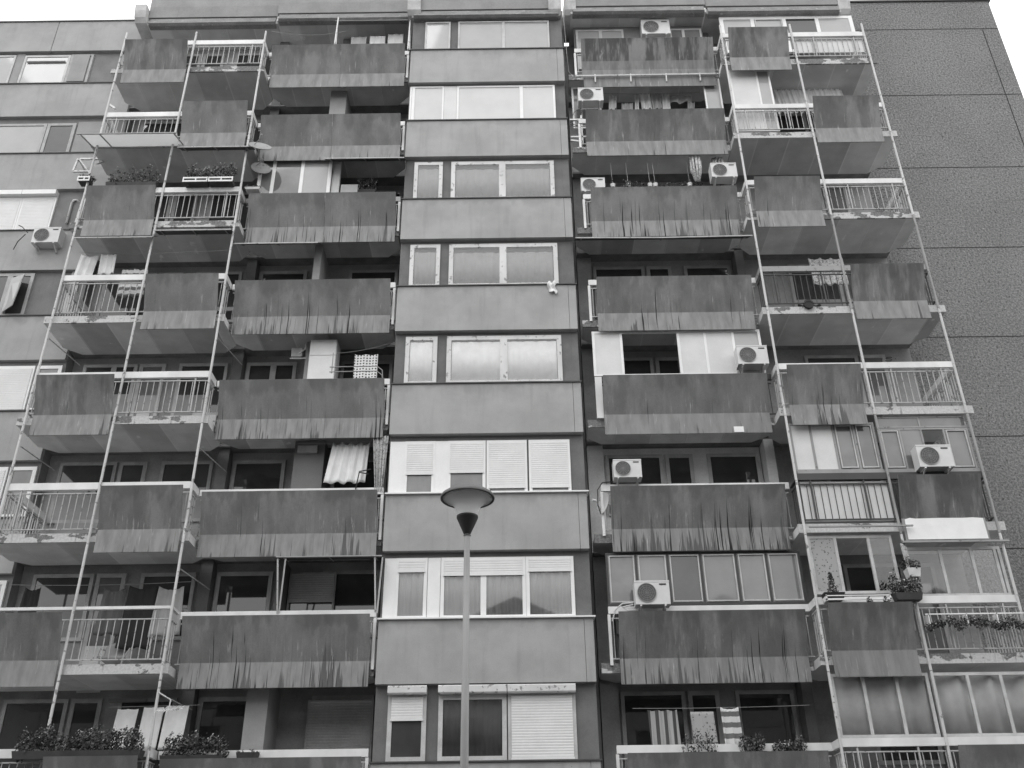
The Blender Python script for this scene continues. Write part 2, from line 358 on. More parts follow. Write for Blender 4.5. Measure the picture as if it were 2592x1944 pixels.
O = empty('apartment_building', (0, -20, 0), 'long block with gabled roofs facing the facade, seen only reflected in its lower windows', 'apartment building')
MB().box(-42, 42, -26, -14, .01, 15.2).build('wall', 'mass', O)
for i in range(7):
    x = -42+12*i; MB().prism_z([(0, 0), (1, 0), (1, 1)], 0, 1)
    m = MB(); m.v = [(x+.02, -13.6, 15.21), (x+11.98, -13.6, 15.21), (x+6, -14.6, 18.2), (x+.02, -26.4, 15.21), (x+11.98, -26.4, 15.21), (x+6, -25.4, 18.2)]
    m.f = [(0, 1, 2), (5, 4, 3), (0, 2, 5, 3), (1, 4, 5, 2), (0, 3, 4, 1)]; m.build('roof', 'flash', O)
for i in range(14):
    for j in range(5): MB().box(-40+6*i, -37.8+6*i, -13.998, -13.95, 1.6+2.8*j, 3.0+2.8*j).build('window', 'glass', O)
NF = 8
def sill(k): return 24.0-2.8*k
def slabz(k): return 22.65-2.8*k

CAM_SCALE[0] = True
MB().box(-11.09, 1.58, 21.1, 33, .04, 25.4).build('wall', 'backwall', A)
MB().box(1.70, 10.1, 21.1, 33, .04, 25.4).build('wall', 'backwall', B)
MB().box(10.1, 15.35, 21.102, 33, .04, 27.2).build('end_wall', 'pebble', B)
CAM_SCALE[0] = False
MB().box(-24, -11.303, 21.12, 33, .01, 25.4).build('wall', 'midwall', C)
CAM_SCALE[0] = True
# end wall joints and coping
j = MB()
for k in range(-1, 9): j.box(10.35, 15.34, 21.094, 21.110, 23.11-2.83*k, 23.128-2.83*k)
j.box(14.84, 14.86, 21.092, 21.110, .2, 25.9)
j.build('panel_joint', 'groove', B)
MB().box(10.06, 15.42, 21.05, 33.05, 27.203, 27.27).build('coping', 'flash', B)
CAM_SCALE[0] = False

def window(b, x0, x1, z0, z1, Y, mull=(), fw=.07, frame='frame', pane='glass', curtain=None, bar=None, dim=None, name='window', wav=14, amp=.01):
    """frame mesh with pane and curtain below it; Y is the wall face it sits on"""
    f = MB(); f.box(x0, x0+fw, Y-.06, Y, z0, z1).box(x1-fw, x1, Y-.06, Y, z0, z1).box(x0+fw, x1-fw, Y-.06, Y, z0, z0+fw).box(x0+fw, x1-fw, Y-.06, Y, z1-fw, z1)
    for m in mull: f.box(m-fw*.8, m+fw*.8, Y-.063, Y, z0+fw, z1-fw)
    o = f.build(name, frame, b)
    if curtain:
        MB().box(x0+fw-.01, x1-fw+.01, Y-.052, Y-.048, z0+fw-.01, z1-fw+.01).build('pane', 'clear', o)
        c = MB(); ph = random.uniform(0, 6); W_ = x1-x0-2*fw
        n = max(20, int(W_*60))
        c.sheet(n, 1, lambda u, v: (x0+fw+.01+u*(W_-.02), Y-.022+amp*math.sin(wav*u*W_*2+ph)+amp*.6*math.sin(wav*2.3*u*W_*2+ph*2), z0+fw+v*(z1-z0-2*fw-(bar or 0))), .002)
        c.build('curtain', curtain, o, smooth=True)
    else:
        MB().box(x0+fw-.01, x1-fw+.01, Y-.04, Y-.03, z0+fw-.01, z1-fw+.01).build('pane', pane, o)
    return o
def shutter(o, x0, x1, z0, z1, Y, mat='shutter', pitch=.05):
    n = max(1, int((z1-z0)/pitch)); p = (z1-z0)/n; prof = []
    for i in range(n): prof += [(Y, z0+i*p), (Y-.005, z0+i*p+.003), (Y-.008, z0+(i+.5)*p), (Y-.005, z0+(i+.96)*p)]
    prof += [(Y, z1), (Y+.01, z1), (Y+.01, z0)]
    m = MB().prism_x(prof, x0, x1)
    m.box(x0-.01, x1+.01, Y-.02, Y+.0, z0-.04, z0-.002)
    return m.build('shutter', mat, o)

# ---- centre column of block A
YC = 19.9; XC0, XC1 = -2.83, 1.62
for k in range(NF+1):
    s0 = sill(k); b0 = 22.68-2.8*k
    if k < NF:
        sp = MB().box(XC0, 1.425, YC, YC+.2, b0, s0-.02).box(1.433, XC1, YC, YC+.2, b0, s0-.02); sp.build('spandrel', 'spandrel', A)
        wsill = 'pvc' if k in (5, 6) else 'flash'  # the dark sill colour also stands in for its shadow line
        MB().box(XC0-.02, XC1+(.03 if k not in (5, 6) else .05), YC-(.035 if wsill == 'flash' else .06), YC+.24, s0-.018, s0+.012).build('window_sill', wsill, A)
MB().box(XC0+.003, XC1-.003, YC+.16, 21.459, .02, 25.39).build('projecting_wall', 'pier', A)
YW = YC+.16
def glzh(k): return sill(k)+1.37
# row 0, shaded by the roof
window(A, -2.45, -1.70, sill(0)+.02, 25.30, YW, pane='glass_pale', frame='frame', fw=.05); window(A, -1.47, 1.24, sill(0)+.02, 25.30, YW, [-.12], .05, pane='glass_pale')
# row 1, white infill
o = window(A, -2.80, -1.83, sill(1)+.015, 22.62, YW, [-2.70], .05, 'pvc', 'glass_white')
MB().box(-1.825, -1.47, YW-.055, YW, sill(1)+.015, 22.62).build('infill_panel', 'board', A)
window(A, -1.465, 1.33, sill(1)+.015, 22.62, YW, [.37], .06, 'pvc', 'glass_white')
# rows 2-4, timber windows
for k, cu in ((2, 'curtain'), (3, 'curtain'), (4, 'blind')):
    z0, z1 = sill(k)+.02, sill(k)+1.37
    a = window(A, -2.57, -1.80, z0, z1, YW, (), .10, 'offwhite', curtain=cu, bar=.13 if k < 4 else .04, wav=9, amp={2: .011, 3: .012, 4: .006}[k])
    b = window(A, -1.57, 1.21, z0, z1, YW, [-.19], .11, 'offwhite', curtain=cu, bar=.15 if k < 4 else .04, wav=9, amp={2: .011, 3: .012, 4: .006}[k])
# row 5, white roller shutters
z0, z1 = sill(5)+.015, sill(5)+1.34
for a_, b_ in ((-2.80, -2.46), (-1.77, -1.48)): MB().box(a_, b_, YW-.05, YW, z0, z1).build('infill_panel', 'pvc', A)
for x0, x1, zb in ((-2.46, -1.77, .52), (-1.48, -.62, .55), (-.60, .32, .17), (.36, 1.30, .17)):
    w = window(A, x0, x1, z0, z1, YW, (), .07, 'pvc', 'glass_grey')
    shutter(w, x0+.05, x1-.05, z0+zb, z1-.06, YW-.065)
# row 6, half-raised shutters and blinds
z0, z1 = sill(6)+.015, sill(6)+1.35
for a_, b_ in ((-2.78, -2.54), (-1.85, -1.58)): MB().box(a_, b_, YW-.05, YW, z0, z1).build('infill_panel', 'pvc', A)
for x0, x1, mu, zb in ((-2.54, -1.86, (), 1.05), (-1.57, .24, (-.66,), .96), (.245, 1.27, (), 1.03)):
    w = window(A, x0, x1, z0, z1, YW, mu, .075, 'pvc', curtain='curtain', wav=17, amp=.012, bar=.0)
    shutter(w, x0+.06, x1-.06, z0+zb, z1-.05, YW-.068)
# row 7, old shutters under white boxes
z0, z1 = sill(7)+.02, sill(7)+1.27
for x0, x1, zb, pn in ((-2.56, -1.79, .80, 'glass'), (-1.55, -.19, 1.16, None), (-.165, 1.19, .05, 'glass')):
    w = window(A, x0, x1, z0, z1, YW, (), .09, 'frame', pane=pn or 'glass', curtain=None if pn else 'curtain_dim')
    if zb < 1.1: shutter(w, x0+.07, x1-.07, z0+zb, z1-.03, YW-.075, 'shutter' if zb < .1 else 'shutter', .052)
    MB().prism_x([(YW, z1+.004), (YW-.20, z1+.004), (YW-.22, z1+.03), (YW-.22, z1+.15), (YW-.2, z1+.17), (YW, z1+.17)], x0-.005, x1+.005).build('shutter_box', 'offwhite', w)

# ---- set-back block C
for k in range(-1, NF):
    s0 = sill(k); b0 = 22.66-2.8*k
    if k == -1: MB().box(-24, -14.16, 21.0, 21.3, 25.40, 26.70).box(-14.14, -11.31, 21.0, 21.3, 25.40, 26.70).build('parapet', 'spandrel', C); MB().box(-24, -11.29, 20.97, 21.4, 26.705, 26.75).build('coping', 'flash', C); continue
    MB().box(-24, -11.31, 21.0, 21.2, b0, s0-.02).build('spandrel', 'spandrel', C)
    MB().box(-24, -11.305, 20.965, 21.15, s0-.018, s0+.012).build('window_sill', 'flash', C)
YC2 = 21.12
def sz(k): return sill(k)+.015
w = window(C, -16.6, -15.2, sz(0), 25.3, YC2, (), .06, pane='glass_pale')
MB().box(-15.19, -14.95, YC2-.03, YC2, sz(0), 25.38).build('infill_panel', 'midboard', C)
w = window(C, -14.92, -13.50, sz(0), 25.28, YC2, (), .07, pane='glass_pale'); MB().box(-14.80, -13.62, YC2-.075, YC2-.062, 24.95, 25.02).build('blind_box', 'flash', w)
w = window(C, -13.49, -12.80, sz(0), 25.3, YC2, (), .07, 'dimframe', pane='glass_pale'); MB().box(-13.40, -12.9, YC2-.09, YC2-.062, 24.12, 25.27).build('shutter', 'midboard', w)
MB().box(-11.95, -11.45, YC2-.04, YC2, sz(0), 25.3).build('infill_panel', 'midboard', C)
w = window(C, -15.2, -13.60, sz(1), 22.42, YC2, (), .08, 'dimframe', pane='glass_pale'); w = window(C, -13.58, -12.74, sz(1), 22.42, YC2, (), .09, 'dimframe', pane='glass')
MB().box(-12.70, -11.8, YC2-.03, YC2, sz(1), 22.5).build('infill_panel', 'midboard', C)
for x0, x1 in ((-15.0, -13.66), (-13.65, -12.70)):
    w = window(C, x0, x1, sz(2), 19.62, YC2, (), .06, 'pvc', pane='glass_pale'); shutter(w, x0+.05, x1-.05, sz(2)+.05, 19.55, YC2-.065); MB().box(x0, x1, YC2-.2, YC2, 19.63, 19.78).build('shutter_box', 'pvc', w)
w = window(C, -14.2, -12.72, sz(3), 17.0, YC2, (-13.35,), .09, 'dimframe', pane='glass')
MB().hexa([(-13.28, YC2-.12, sz(3)+.1), (-12.85, YC2-.45, sz(3)+.1), (-12.85, YC2-.42, sz(3)+.1), (-13.28, YC2-.09, sz(3)+.1), (-13.28, YC2-.12, 16.8), (-12.85, YC2-.30, 16.8), (-12.85, YC2-.27, 16.8), (-13.28, YC2-.09, 16.8)]).build('open_sash', 'glass_pale', w)
MB().box(-11.75, -11.5, YC2-.03, YC2, sz(3), 17.1).build('infill_panel', 'frame', C)
for k in (4, 5):
    zz = sz(k)
    w = window(C, -13.9, -12.05, zz, zz+1.30, YC2, (-12.95,), .08, 'pvc', pane='glass_pale'); shutter(w, -13.8, -12.10, zz+.08, zz+1.22, YC2-.068)
    w = window(C, -12.0, -11.36, zz, zz+1.30, YC2, (), .09, 'pvc', pane='glass_grey')
for k in (6, 7):
    zz = sz(k); window(C, -13.6, -12.3, zz, zz+1.3, YC2, (-12.9,), .08, 'frame'); window(C, -12.2, -11.4, zz, zz+1.3, YC2, (), .09, 'pvc', pane='glass_pale')

# ---- roof parapets (a rough band leaning out below a smooth one, pale end blocks)
def roof(b, x0, x1, gaps, Yf=20.0):
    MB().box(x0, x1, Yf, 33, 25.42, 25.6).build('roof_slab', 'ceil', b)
    edges = [x0]+list(gaps)+[x1]
    for i in range(len(edges)-1):
        a, c = edges[i]+.006, edges[i+1]-.006
        MB().prism_x([(Yf-.02, 25.36), (Yf-.10, 25.40), (Yf-.02, 25.66), (Yf+.12, 25.70), (Yf+.14, 25.36)], a+.05, c-.05).build('parapet_foot', 'rough', b)
        MB().prism_x([(Yf-.04, 25.705), (Yf-.10, 26.1), (Yf-.12, 26.62), (Yf+.12, 26.62), (Yf+.12, 25.705)], a, c).build('parapet', 'parapet', b)
    MB().box(x0-.03, x1+.03, Yf-.17, Yf+.2, 26.625, 26.67).build('coping', 'flash', b)
CAM_SCALE[0] = True
roof(A, -10.85, -6.93, [], 20.10); roof(A, -6.92, -2.86, [], 19.99)
roof(B, 1.90, 5.95, [], 19.87); roof(B, 5.96, 10.0, [], 19.93)
CAM_SCALE[0] = False
MB().box(1.624, 1.742, 20.9, 21.44, .02, 26.8).build('gap_infill', 'pier', A)  # dark infill added to block sky showing through the gap
roof(A, -2.86, 1.58, [], 19.93)
def end_block(b, x0, x1, Yf, z0=25.43, h=.72):
    MB().prism_x([(Yf, z0+h), (Yf+.02, z0+h*.58), (Yf+.10, z0+.12), (Yf+.22, z0), (21.0, z0), (21.0, z0+h)], x0, x1).build('parapet_end', 'endblock', b)
end_block(A, -2.99, -2.60, 19.70, 25.5); end_block(A, 1.24, 1.62, 19.70, 25.45)
CAM_SCALE[0] = True
end_block(A, -11.2, -10.86, 19.8, h=.56); end_block(B, 1.72, 2.06, 19.72); end_block(B, 9.96, 10.32, 19.82)

# ---- balconies
SILLS = [23.68, 20.93, 18.27, 15.54, 12.80, 10.05, 7.33, 4.62]; SLABS = [22.50, 19.77, 17.03, 14.20, 11.49, 8.73, 6.0, 3.27]
def sill(k): return SILLS[k]
def slabz(k): return 25.42 if k < 0 else SLABS[k]
def rail_posts(x0, x1, step):
    n = max(1, round((x1-x0)/step)); return [x0+(x1-x0)*i/n for i in range(n+1)]
def railing(parent, x0, x1, Y, F0, T, mat='rail', hmat='white', left=None, right=None, board=.15, gap=.09, wr='railing'):
    m = MB(); top = T-board-gap; bot = F0+.10
    m.box(x0, x1, Y-.015, Y+.015, top-.012, top+.012); m.box(x0, x1, Y-.015, Y+.015, bot-.012, bot+.012)
    for x in rail_posts(x0+.06, x1-.06, .145): m.box(x-.0075, x+.0075, Y-.008, Y+.008, bot, top)
    for x in rail_posts(x0+.3, x1-.3, 1.35): m.box(x-.015, x+.015, Y-.02, Y+.02, bot, T-board)
    for xs, ye in ((left, 1), (right, 1)):
        if xs is None: continue
        x, y1 = xs
        m.box(x-.015, x+.015, Y+.02, y1, top-.012, top+.012); m.box(x-.015, x+.015, Y+.02, y1, bot-.012, bot+.012)
        for y in rail_posts(Y+.12, y1-.06, .12): m.box(x-.012, x+.012, y-.012, y+.012, bot-.05, top)
    m.build(wr, mat, parent)
    h = MB().box(x0-.03, x1+.03, Y-.035, Y+.035, T-board, T)
    for xs in (left, right):
        if xs: h.box(xs[0]-.035, xs[0]+.035, Y+.037, xs[1], T-board, T-.002)
    h.build('handrail', hmat, parent)
def panel(parent, x0, x1, zb, Yb, lean=.30, seam=None, drip=.6, dark=0.0, wash=1.0, h1=.51, h2=.87):
    segs = [(x0, x1)] if seam is None else [(x0, seam-.004), (seam+.004, x1)]
    for a, c in segs:
        m = MB(); t = .016; prof = [(Yb, zb), (Yb, zb+h1), (Yb-lean, zb+h1+h2), (Yb-lean+t, zb+h1+h2+.002), (Yb+t, zb+h1+.004), (Yb+t, zb)]
        m.prism_x(prof, a, c); m.build('front_panel', 'panel', parent, origin=(a, Yb, zb), drip=drip, dark=dark, wash=wash)

PL = [22.0, 19.60, 16.70, 13.93, 11.18, 8.45, 5.75, 3.05]; PR = [22.18, 19.49, 16.72, 13.96, 11.20, 8.47, 5.74, 3.05]
PW = [22.23, 19.52, 16.77, 14.04, 11.25, 8.48, 5.77, 3.05]; PV = [22.52, 19.55, 16.83, 14.01, 11.25, 8.49, 5.75, 3.05]
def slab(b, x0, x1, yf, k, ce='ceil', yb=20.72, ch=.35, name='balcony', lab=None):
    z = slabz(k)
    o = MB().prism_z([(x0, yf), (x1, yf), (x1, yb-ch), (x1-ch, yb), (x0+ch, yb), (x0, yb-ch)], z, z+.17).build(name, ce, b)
    if lab: o['label'] = lab
    return o
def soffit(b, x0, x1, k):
    z = slabz(k); MB().box(x0, x1, 20.70, 21.098, z+.11, z+.165).build('soffit', 'ceil_dark', b)  # recess shade is partly put into this darker soffit colour

# group L: steel-posted balconies, narrow panel alternating left and right
Ld = {0: dict(h='white'), 1: dict(h='white'), 2: dict(), 3: dict(), 4: dict(), 5: dict(), 6: dict(), 7: dict()}
for k in range(NF):
    o = slab(A, -11.08, -6.81, 19.27, k)
    MB().box(-11.09, -6.805, 19.225, 19.268, slabz(k)-.004, slabz(k)+.19).build('slab_edge', 'edge', o, flake=[.50, .50, .47, .40, .39, .38, .37, .37][k])
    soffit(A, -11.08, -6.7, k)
    T = sill(k); F0 = slabz(k)+.17
    railing(o, -10.86, -6.93, 19.20, F0, T, 'rail', 'white', left=(-10.86, 20.95), right=(-6.93, 19.64), board=.06 if k == 6 else .16, gap=.2 if k == 6 else .08)
    xa = (-10.70, -8.95) if k % 2 == 0 else (-8.72, -6.98)
    panel(o, xa[0], xa[1], PL[k], 19.13, drip=[.0, .0, .6, .05, .35, .45, .15, .3][k], dark=[.5, .1, .2, .1, .5, .4, .3, .2][k])
    # group WL
    o = slab(A, -6.80, -2.86, 19.74, k, yb=20.62)
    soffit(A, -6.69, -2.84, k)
    hm = {0: 'white', 1: 'darkmetal', 2: 'greypaint', 3: 'greypaint'}.get(k, 'white')
    railing(o, -6.85, -2.88, 19.68, F0, T, 'rail', 'white' if k != 2 else 'greypaint', board=.15)
    MB().box(-2.90, -2.84, 19.655, 19.705, F0-.05, T-.16).build('end_post', 'white', o)
    MB().box(-6.79, -2.84, 19.70, 19.737, slabz(k)-.004, slabz(k)+.19).build('slab_edge', 'edge', o, flake=.6)
    panel(o, -6.72, -2.93, PW[k], 19.60, seam={0: -4.75, 1: -4.78, 2: -4.75}.get(k), drip=[.05, .35, .8, .85, .95, .8, 1.05, .6][k], dark=[.3, .2, .1, .15, .15, .2, .2, .2][k])
# group WR and R
for k in range(NF):
    T = sill(k); F0 = slabz(k)+.17
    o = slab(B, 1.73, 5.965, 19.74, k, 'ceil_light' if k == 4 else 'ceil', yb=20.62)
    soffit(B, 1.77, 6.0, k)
    railing(o, 1.95, 6.02, 19.68, F0, T, 'rail' if k not in (4,) else 'darkmetal', 'white' if k != 4 else 'darkmetal', right=None, board=.15)
    if k not in (4,): MB().box(1.90, 1.96, 19.655, 19.705, F0-.03, T-.16).build('end_post', 'white', o)
    if k == 4: MB().box(1.93, 2.09, 19.63, 19.66, F0+.03, T-.03).build('side_board', 'board', o)
    MB().box(1.72, 5.96, 19.70, 19.737, slabz(k)-.004, slabz(k)+.19).build('slab_edge', 'edge', o, flake=.52)
    panel(o, 2.09, 5.86, PV[k], 19.60, h1=.51 if k else .24, h2=.87 if k else .95, drip=[.1, .3, 1.0, .6, .35, 1.1, .85, .4][k], dark=[1.0, .5, .1, .3, .25, .3, .5, .2][k], wash=[.6, 1, 1, 1, .75, .8, .7, 1][k])
    o = slab(B, 5.975, 10.30, 19.27, k)
    MB().box(5.97, 10.31, 19.225, 19.268, slabz(k)-.004, slabz(k)+.19).build('slab_edge', 'edge', o, flake=[.46, .40, .46, .36, .34, .37, .42, .37][k])
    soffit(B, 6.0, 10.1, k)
    rm = 'darkmetal' if k in (3, 5) else 'rail'
    railing(o, 6.08, 10.10, 19.20, F0, T, rm, 'darkmetal' if k == 5 else ('greypaint' if k == 3 else 'white'), left=(6.08, 19.64), right=(10.10, 20.95))
    if k in (1, 2, 4): MB().bar((10.06, 19.4, F0+.15), (10.06, 20.7, T-.25), .05, .10).build('brace', 'rail', o)
    xa = (6.19, 7.86) if k % 2 == 0 else (8.13, 9.88)
    p_ = panel(o, xa[0], xa[1], PR[k], 19.13, drip=[.0, .1, .45, .35, .9, .1, .3, .3][k], dark=[.6, .5, .3, .6, .4, .7, .5, .2][k], wash=1.0 if k != 6 else .5)
    if k == 5:
        ed = [(8.18, 8.51), (8.19, 8.95), (8.30, 8.985), (8.42, 8.965), (8.9, 8.975), (9.4, 8.97), (9.62, 8.98), (9.83, 8.96), (9.84, 8.51)]
        MB().prism_z([(0, 0), (1, 0), (1, 1), (0, 1)], 0, 1)
        m = MB(); n = len(ed); m.v = [(x, 19.118, z) for x, z in ed]+[(x, 19.127, z) for x, z in ed]; m.f = [tuple(range(n)), tuple(range(2*n-1, n-1, -1))]+[(i, n+i, n+(i+1) % n, (i+1) % n) for i in range(n)]
        m.build('painted_patch', 'whitepatch', o)
# posts
def posts(b, xs, segs):
    for x in xs:
        for z0, z1, mt in segs[x]: MB().tube([(x, 19.15, z0), (x, 19.15, z1)], .029, 10).build('post', mt, b)
fl = [2.9+2.8*i for i in range(8)]
def chop(z0, z1, mt='postpaint'):
    out = []; z = z0
    for c in [5.85+2.8*i for i in range(8)]+[99]:
        if c > z: out.append((z, min(c-.012, z1), mt)); z = c
        if z >= z1: break
    return out
posts(A, (-10.87, -8.88, -6.90), {-10.87: chop(4.4, 24.0), -8.88: chop(4.4, 24.0), -6.90: chop(.2, 24.0)})
def darken(l, rng): return [(a, c, 'greypaint' if any(r0 <= (a+c)/2 <= r1 for r0, r1 in rng) else m) for a, c, m in l]
posts(B, (6.07, 8.06, 10.11), {6.07: chop(.2, 24.0), 8.06: darken(chop(.2, 24.0), [(8.7, 11.5), (14.3, 17.1)]), 10.11: darken(chop(.2, 24.0), [(8.7, 11.5), (14.3, 17.1)])})

# loggia side piers
for k in range(NF):
    zt, zb = (slabz(k-1)+.10 if k else 25.41), slabz(k)+.17
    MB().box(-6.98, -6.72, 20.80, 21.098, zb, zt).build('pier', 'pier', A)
    x0, x1, y0, mt = {0: (-5.0, -4.8, 20.6, 'pier'), 1: (-5.05, -4.60, 20.0, 'midboard'), 2: (-4.92, -4.7, 20.0, 'midboard'), 3: (-5.02, -4.84, 20.0, 'midboard'), 4: (-5.02, -4.9, 20.2, 'midboard'), 5: (-5.03, -4.34, 20.2, 'greyboard'), 6: (-5.2, -5.05, 20.5, 'pier'), 7: (-5.42, -4.98, 20.05, 'midboard')}[k]
    MB().box(x0, x1, y0, 21.098, zb, zt-.12 if y0 < 20.62 else zt).build('partition', mt, A)
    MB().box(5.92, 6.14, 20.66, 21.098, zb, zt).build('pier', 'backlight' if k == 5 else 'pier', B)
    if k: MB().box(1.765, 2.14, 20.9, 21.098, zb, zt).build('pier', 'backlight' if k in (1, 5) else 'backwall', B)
# repainted loggia on level 5 of block B
MB().box(2.15, 5.90, 21.07, 21.098, slabz(5)+.2, slabz(4)+.08).build('painted_wall', 'backlight', B)

# back-wall windows and doors of the loggias
def head(k): return (slabz(k-1)-.10 if k else 25.2)
def loggia(b, x0, k, mats, fr='dimframe', doorpane='glass'):
    F0 = slabz(k)+.17; H = head(k); s = F0+.95; Y = 21.1 if not (b is B and k == 5 and x0 < 6) else 21.07
    window(b, x0, x0+1.36, s, H, Y, (x0+.78,) if mats[0] == 'two' else (), .08, fr, pane='glass')
    window(b, x0+1.42, x0+2.08, F0+.05, H, Y, (), .09, fr, pane=doorpane, name='balcony_door')
    window(b, x0+2.42, x0+3.65, s, H, Y, (), .08, fr, pane='glass')
for k in range(NF):
    lower = []
    fr = 'frame' if k in (4, 6) else 'dimframe'
    loggia(A, -10.80, k, ('two' if k == 4 else 'one',), fr, 'glass_grey' if k in (4, 6) else 'glass')
    F0 = slabz(k)+.17; H = head(k)
    # WL: window left of the partition, door and window right of it
    window(A, -6.68, -5.42, F0+.95, H, 21.1, (-6.0,) if k == 4 else (), .09, fr)
    window(A, -4.30, -3.0, F0+.95, H, 21.1, (), .08, 'dimframe')
    # WR and R
    fr = 'frame' if k == 5 else 'dimframe'
    if k: loggia(B, 2.20, k, ('one',), fr)
    else:
        MB().box(2.0, 5.9, 20.40, 20.5, 22.7, 25.41).build('top_wall', 'midwall', B)
        window(B, 2.06, 3.50, 23.6, 25.25, 20.40, (2.80,), .06, 'frame', 'glass_pale'); window(B, 4.9, 5.85, 23.6, 25.25, 20.40, (5.3,), .05, 'frame', 'glass_grey')
    if k not in (0,): loggia(B, 7.40-.02, k, ('one',), 'dimframe' if k != 4 else 'frame', 'glass_grey') if False else (window(B, 7.38, 8.72, F0+.95, H, 21.1, (), .08, 'dimframe'), window(B, 8.78, 9.42, F0+.05, H, 21.1, (), .09, 'frame' if k == 4 else 'dimframe', 'glass_grey', name='balcony_door'))
for b_, x0, x1, zt, k in ((A, -6.36, -5.5, .45, 6), (A, -10.45, -9.52, .55, 4), (A, -8.2, -7.6, .5, 4), (A, -10.4, -9.5, .6, 6), (B, 7.5, 8.6, .2, 4), (A, -10.7, -9.5, .62, 5), (A, -8.3, -7.25, .75, 5)):
    F_ = slabz(k)+1.2; MB().box(x0, x1, 21.052, 21.058, F_, F_+zt).build('drawn_curtain', 'midboard', b_)
for x0, x1, z0_, z1_, mt in ((-9.22, -8.90, 11.75, 12.75, 'board'), (-8.30, -7.85, 11.72, 12.70, 'midboard'), (-7.80, -7.25, 11.72, 12.62, 'board'), (-10.7, -9.55, 11.72, 12.60, 'midboard'), (-10.6, -9.6, 8.98, 9.85, 'midboard'), (-9.2, -8.9, 9.05, 10.3, 'board')):
    MB().box(x0, x1, 21.035, 21.05, z0_, z1_).build('wall_board', mt, A)
# lower boards seen in the open doors
MB().box(-9.30, -8.80, 21.01, 21.03, 5.92+.1, 7.0).build('door_louvre', 'board', A); 
for k in (4,): MB().box(-10.6, -9.5, 21.02, 21.038, 12.6, 13.0).build('window_blind', 'midboard', A)
# roller shutters hung in the right-hand loggias of WL
w = window(A, -5.02, -3.98, 6.1, head(6)-.06, 21.02, (), .05, 'dimframe', 'glass'); shutter(w, -4.98, -4.02, 7.92, head(6)-.1, 20.95, 'shutter_old')
w = window(A, -4.36, -2.98, 3.4, head(7)-.10, 21.02, (), .05, 'dimframe', 'glass'); shutter(w, -4.32, -3.02, 4.2, head(7)-.14, 20.95, 'shutter_old', .055)

# ---- glazed balconies
def glazing(b, x0, x1, z0, z1, Y, bars, fills, fw=.05, frame='frame', depth=.05, curtain=None, sash=()):
    f = MB().box(x0, x1, Y, Y+depth, z0, z0+fw).box(x0, x1, Y, Y+depth, z1-fw, z1); xs = [x0]+list(bars)+[x1]
    for i, x in enumerate(xs):
        a = x if i == 0 else (x-fw if i == len(xs)-1 else x-fw/2); f.box(a, a+fw, Y-.002, Y+depth, z0+fw, z1-fw)
    o = f.build('glazing', frame, b)
    for i, m in enumerate(fills):
        a, c = xs[i]+(fw if i == 0 else fw/2), xs[i+1]-(fw if i == len(xs)-2 else fw/2)
        if i in sash: MB().box(a+.02, a+.045, Y-.02, Y+.02, z0+fw+.02, z1-fw-.02).box(c-.045, c-.02, Y-.02, Y+.02, z0+fw+.02, z1-fw-.02).box(a+.045, c-.045, Y-.02, Y+.02, z0+fw+.02, z0+fw+.045).box(a+.045, c-.045, Y-.02, Y+.02, z1-fw-.045, z1-fw-.02).build('sash', 'frame', o)
        if m: MB().box(a-.003, c+.003, Y+.012, Y+.022, z0+fw-.003, z1-fw+.003).build('pane', m, o)
    if curtain:
        Wd = x1-x0-.1; ph = random.random()*6
        MB().sheet(int(Wd*40), 1, lambda u, v: (x0+.05+u*Wd, Y+.16+.05*math.sin(u*Wd*9+ph)+.02*math.sin(u*Wd*21), z0+.02+v*(z1-z0-.04)), .003).build('curtain', curtain, o, smooth=True)
    return o
# B level 0, white glazed top floor set under the roof
glazing(B, 6.35, 10.33, 23.85, 25.36, 20.02, (7.33, 8.28, 9.26), ('glass_pale', 'glass_pale', 'glass', 'glass_pale'), .11, 'pvc', .07, sash=(1,))
MB().box(8.12, 10.04, 19.235, 19.25, 22.95, 23.78).build('screen', 'board', B)
MB().box(6.13, 6.19, 19.235, 19.25, 22.95, 23.8).build('screen', 'board', B)
# B level 1 left, white screens
glazing(B, 6.16, 7.28, 20.14, 22.42, 19.36, (6.92,), ('board', 'glass_pale'), .05, 'pvc', .05)
# WR level 4, sliding white sheets
glazing(B, 1.93, 5.96, sill(4)+.01, 14.06, 19.70, (2.62, 3.99, 4.63, 5.30), ('board', None, 'board', 'board', 'glass_pale'), .06, 'pvc', .05)
# WR level 6, dark-framed casements
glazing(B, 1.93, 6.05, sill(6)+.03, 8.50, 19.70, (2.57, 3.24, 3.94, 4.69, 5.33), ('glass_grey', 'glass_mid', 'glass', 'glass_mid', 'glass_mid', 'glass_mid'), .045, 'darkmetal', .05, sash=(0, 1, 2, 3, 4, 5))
# WR level 1
glazing(B, 5.50, 5.97, sill(1)+.0, 22.5, 19.72, (), ('glass_pale',), .04, 'pvc', .05)
glazing(B, 1.80, 2.62, sill(1)+.0, 22.5, 20.0, (), ('glass_grey',), .05, 'pvc', .05)
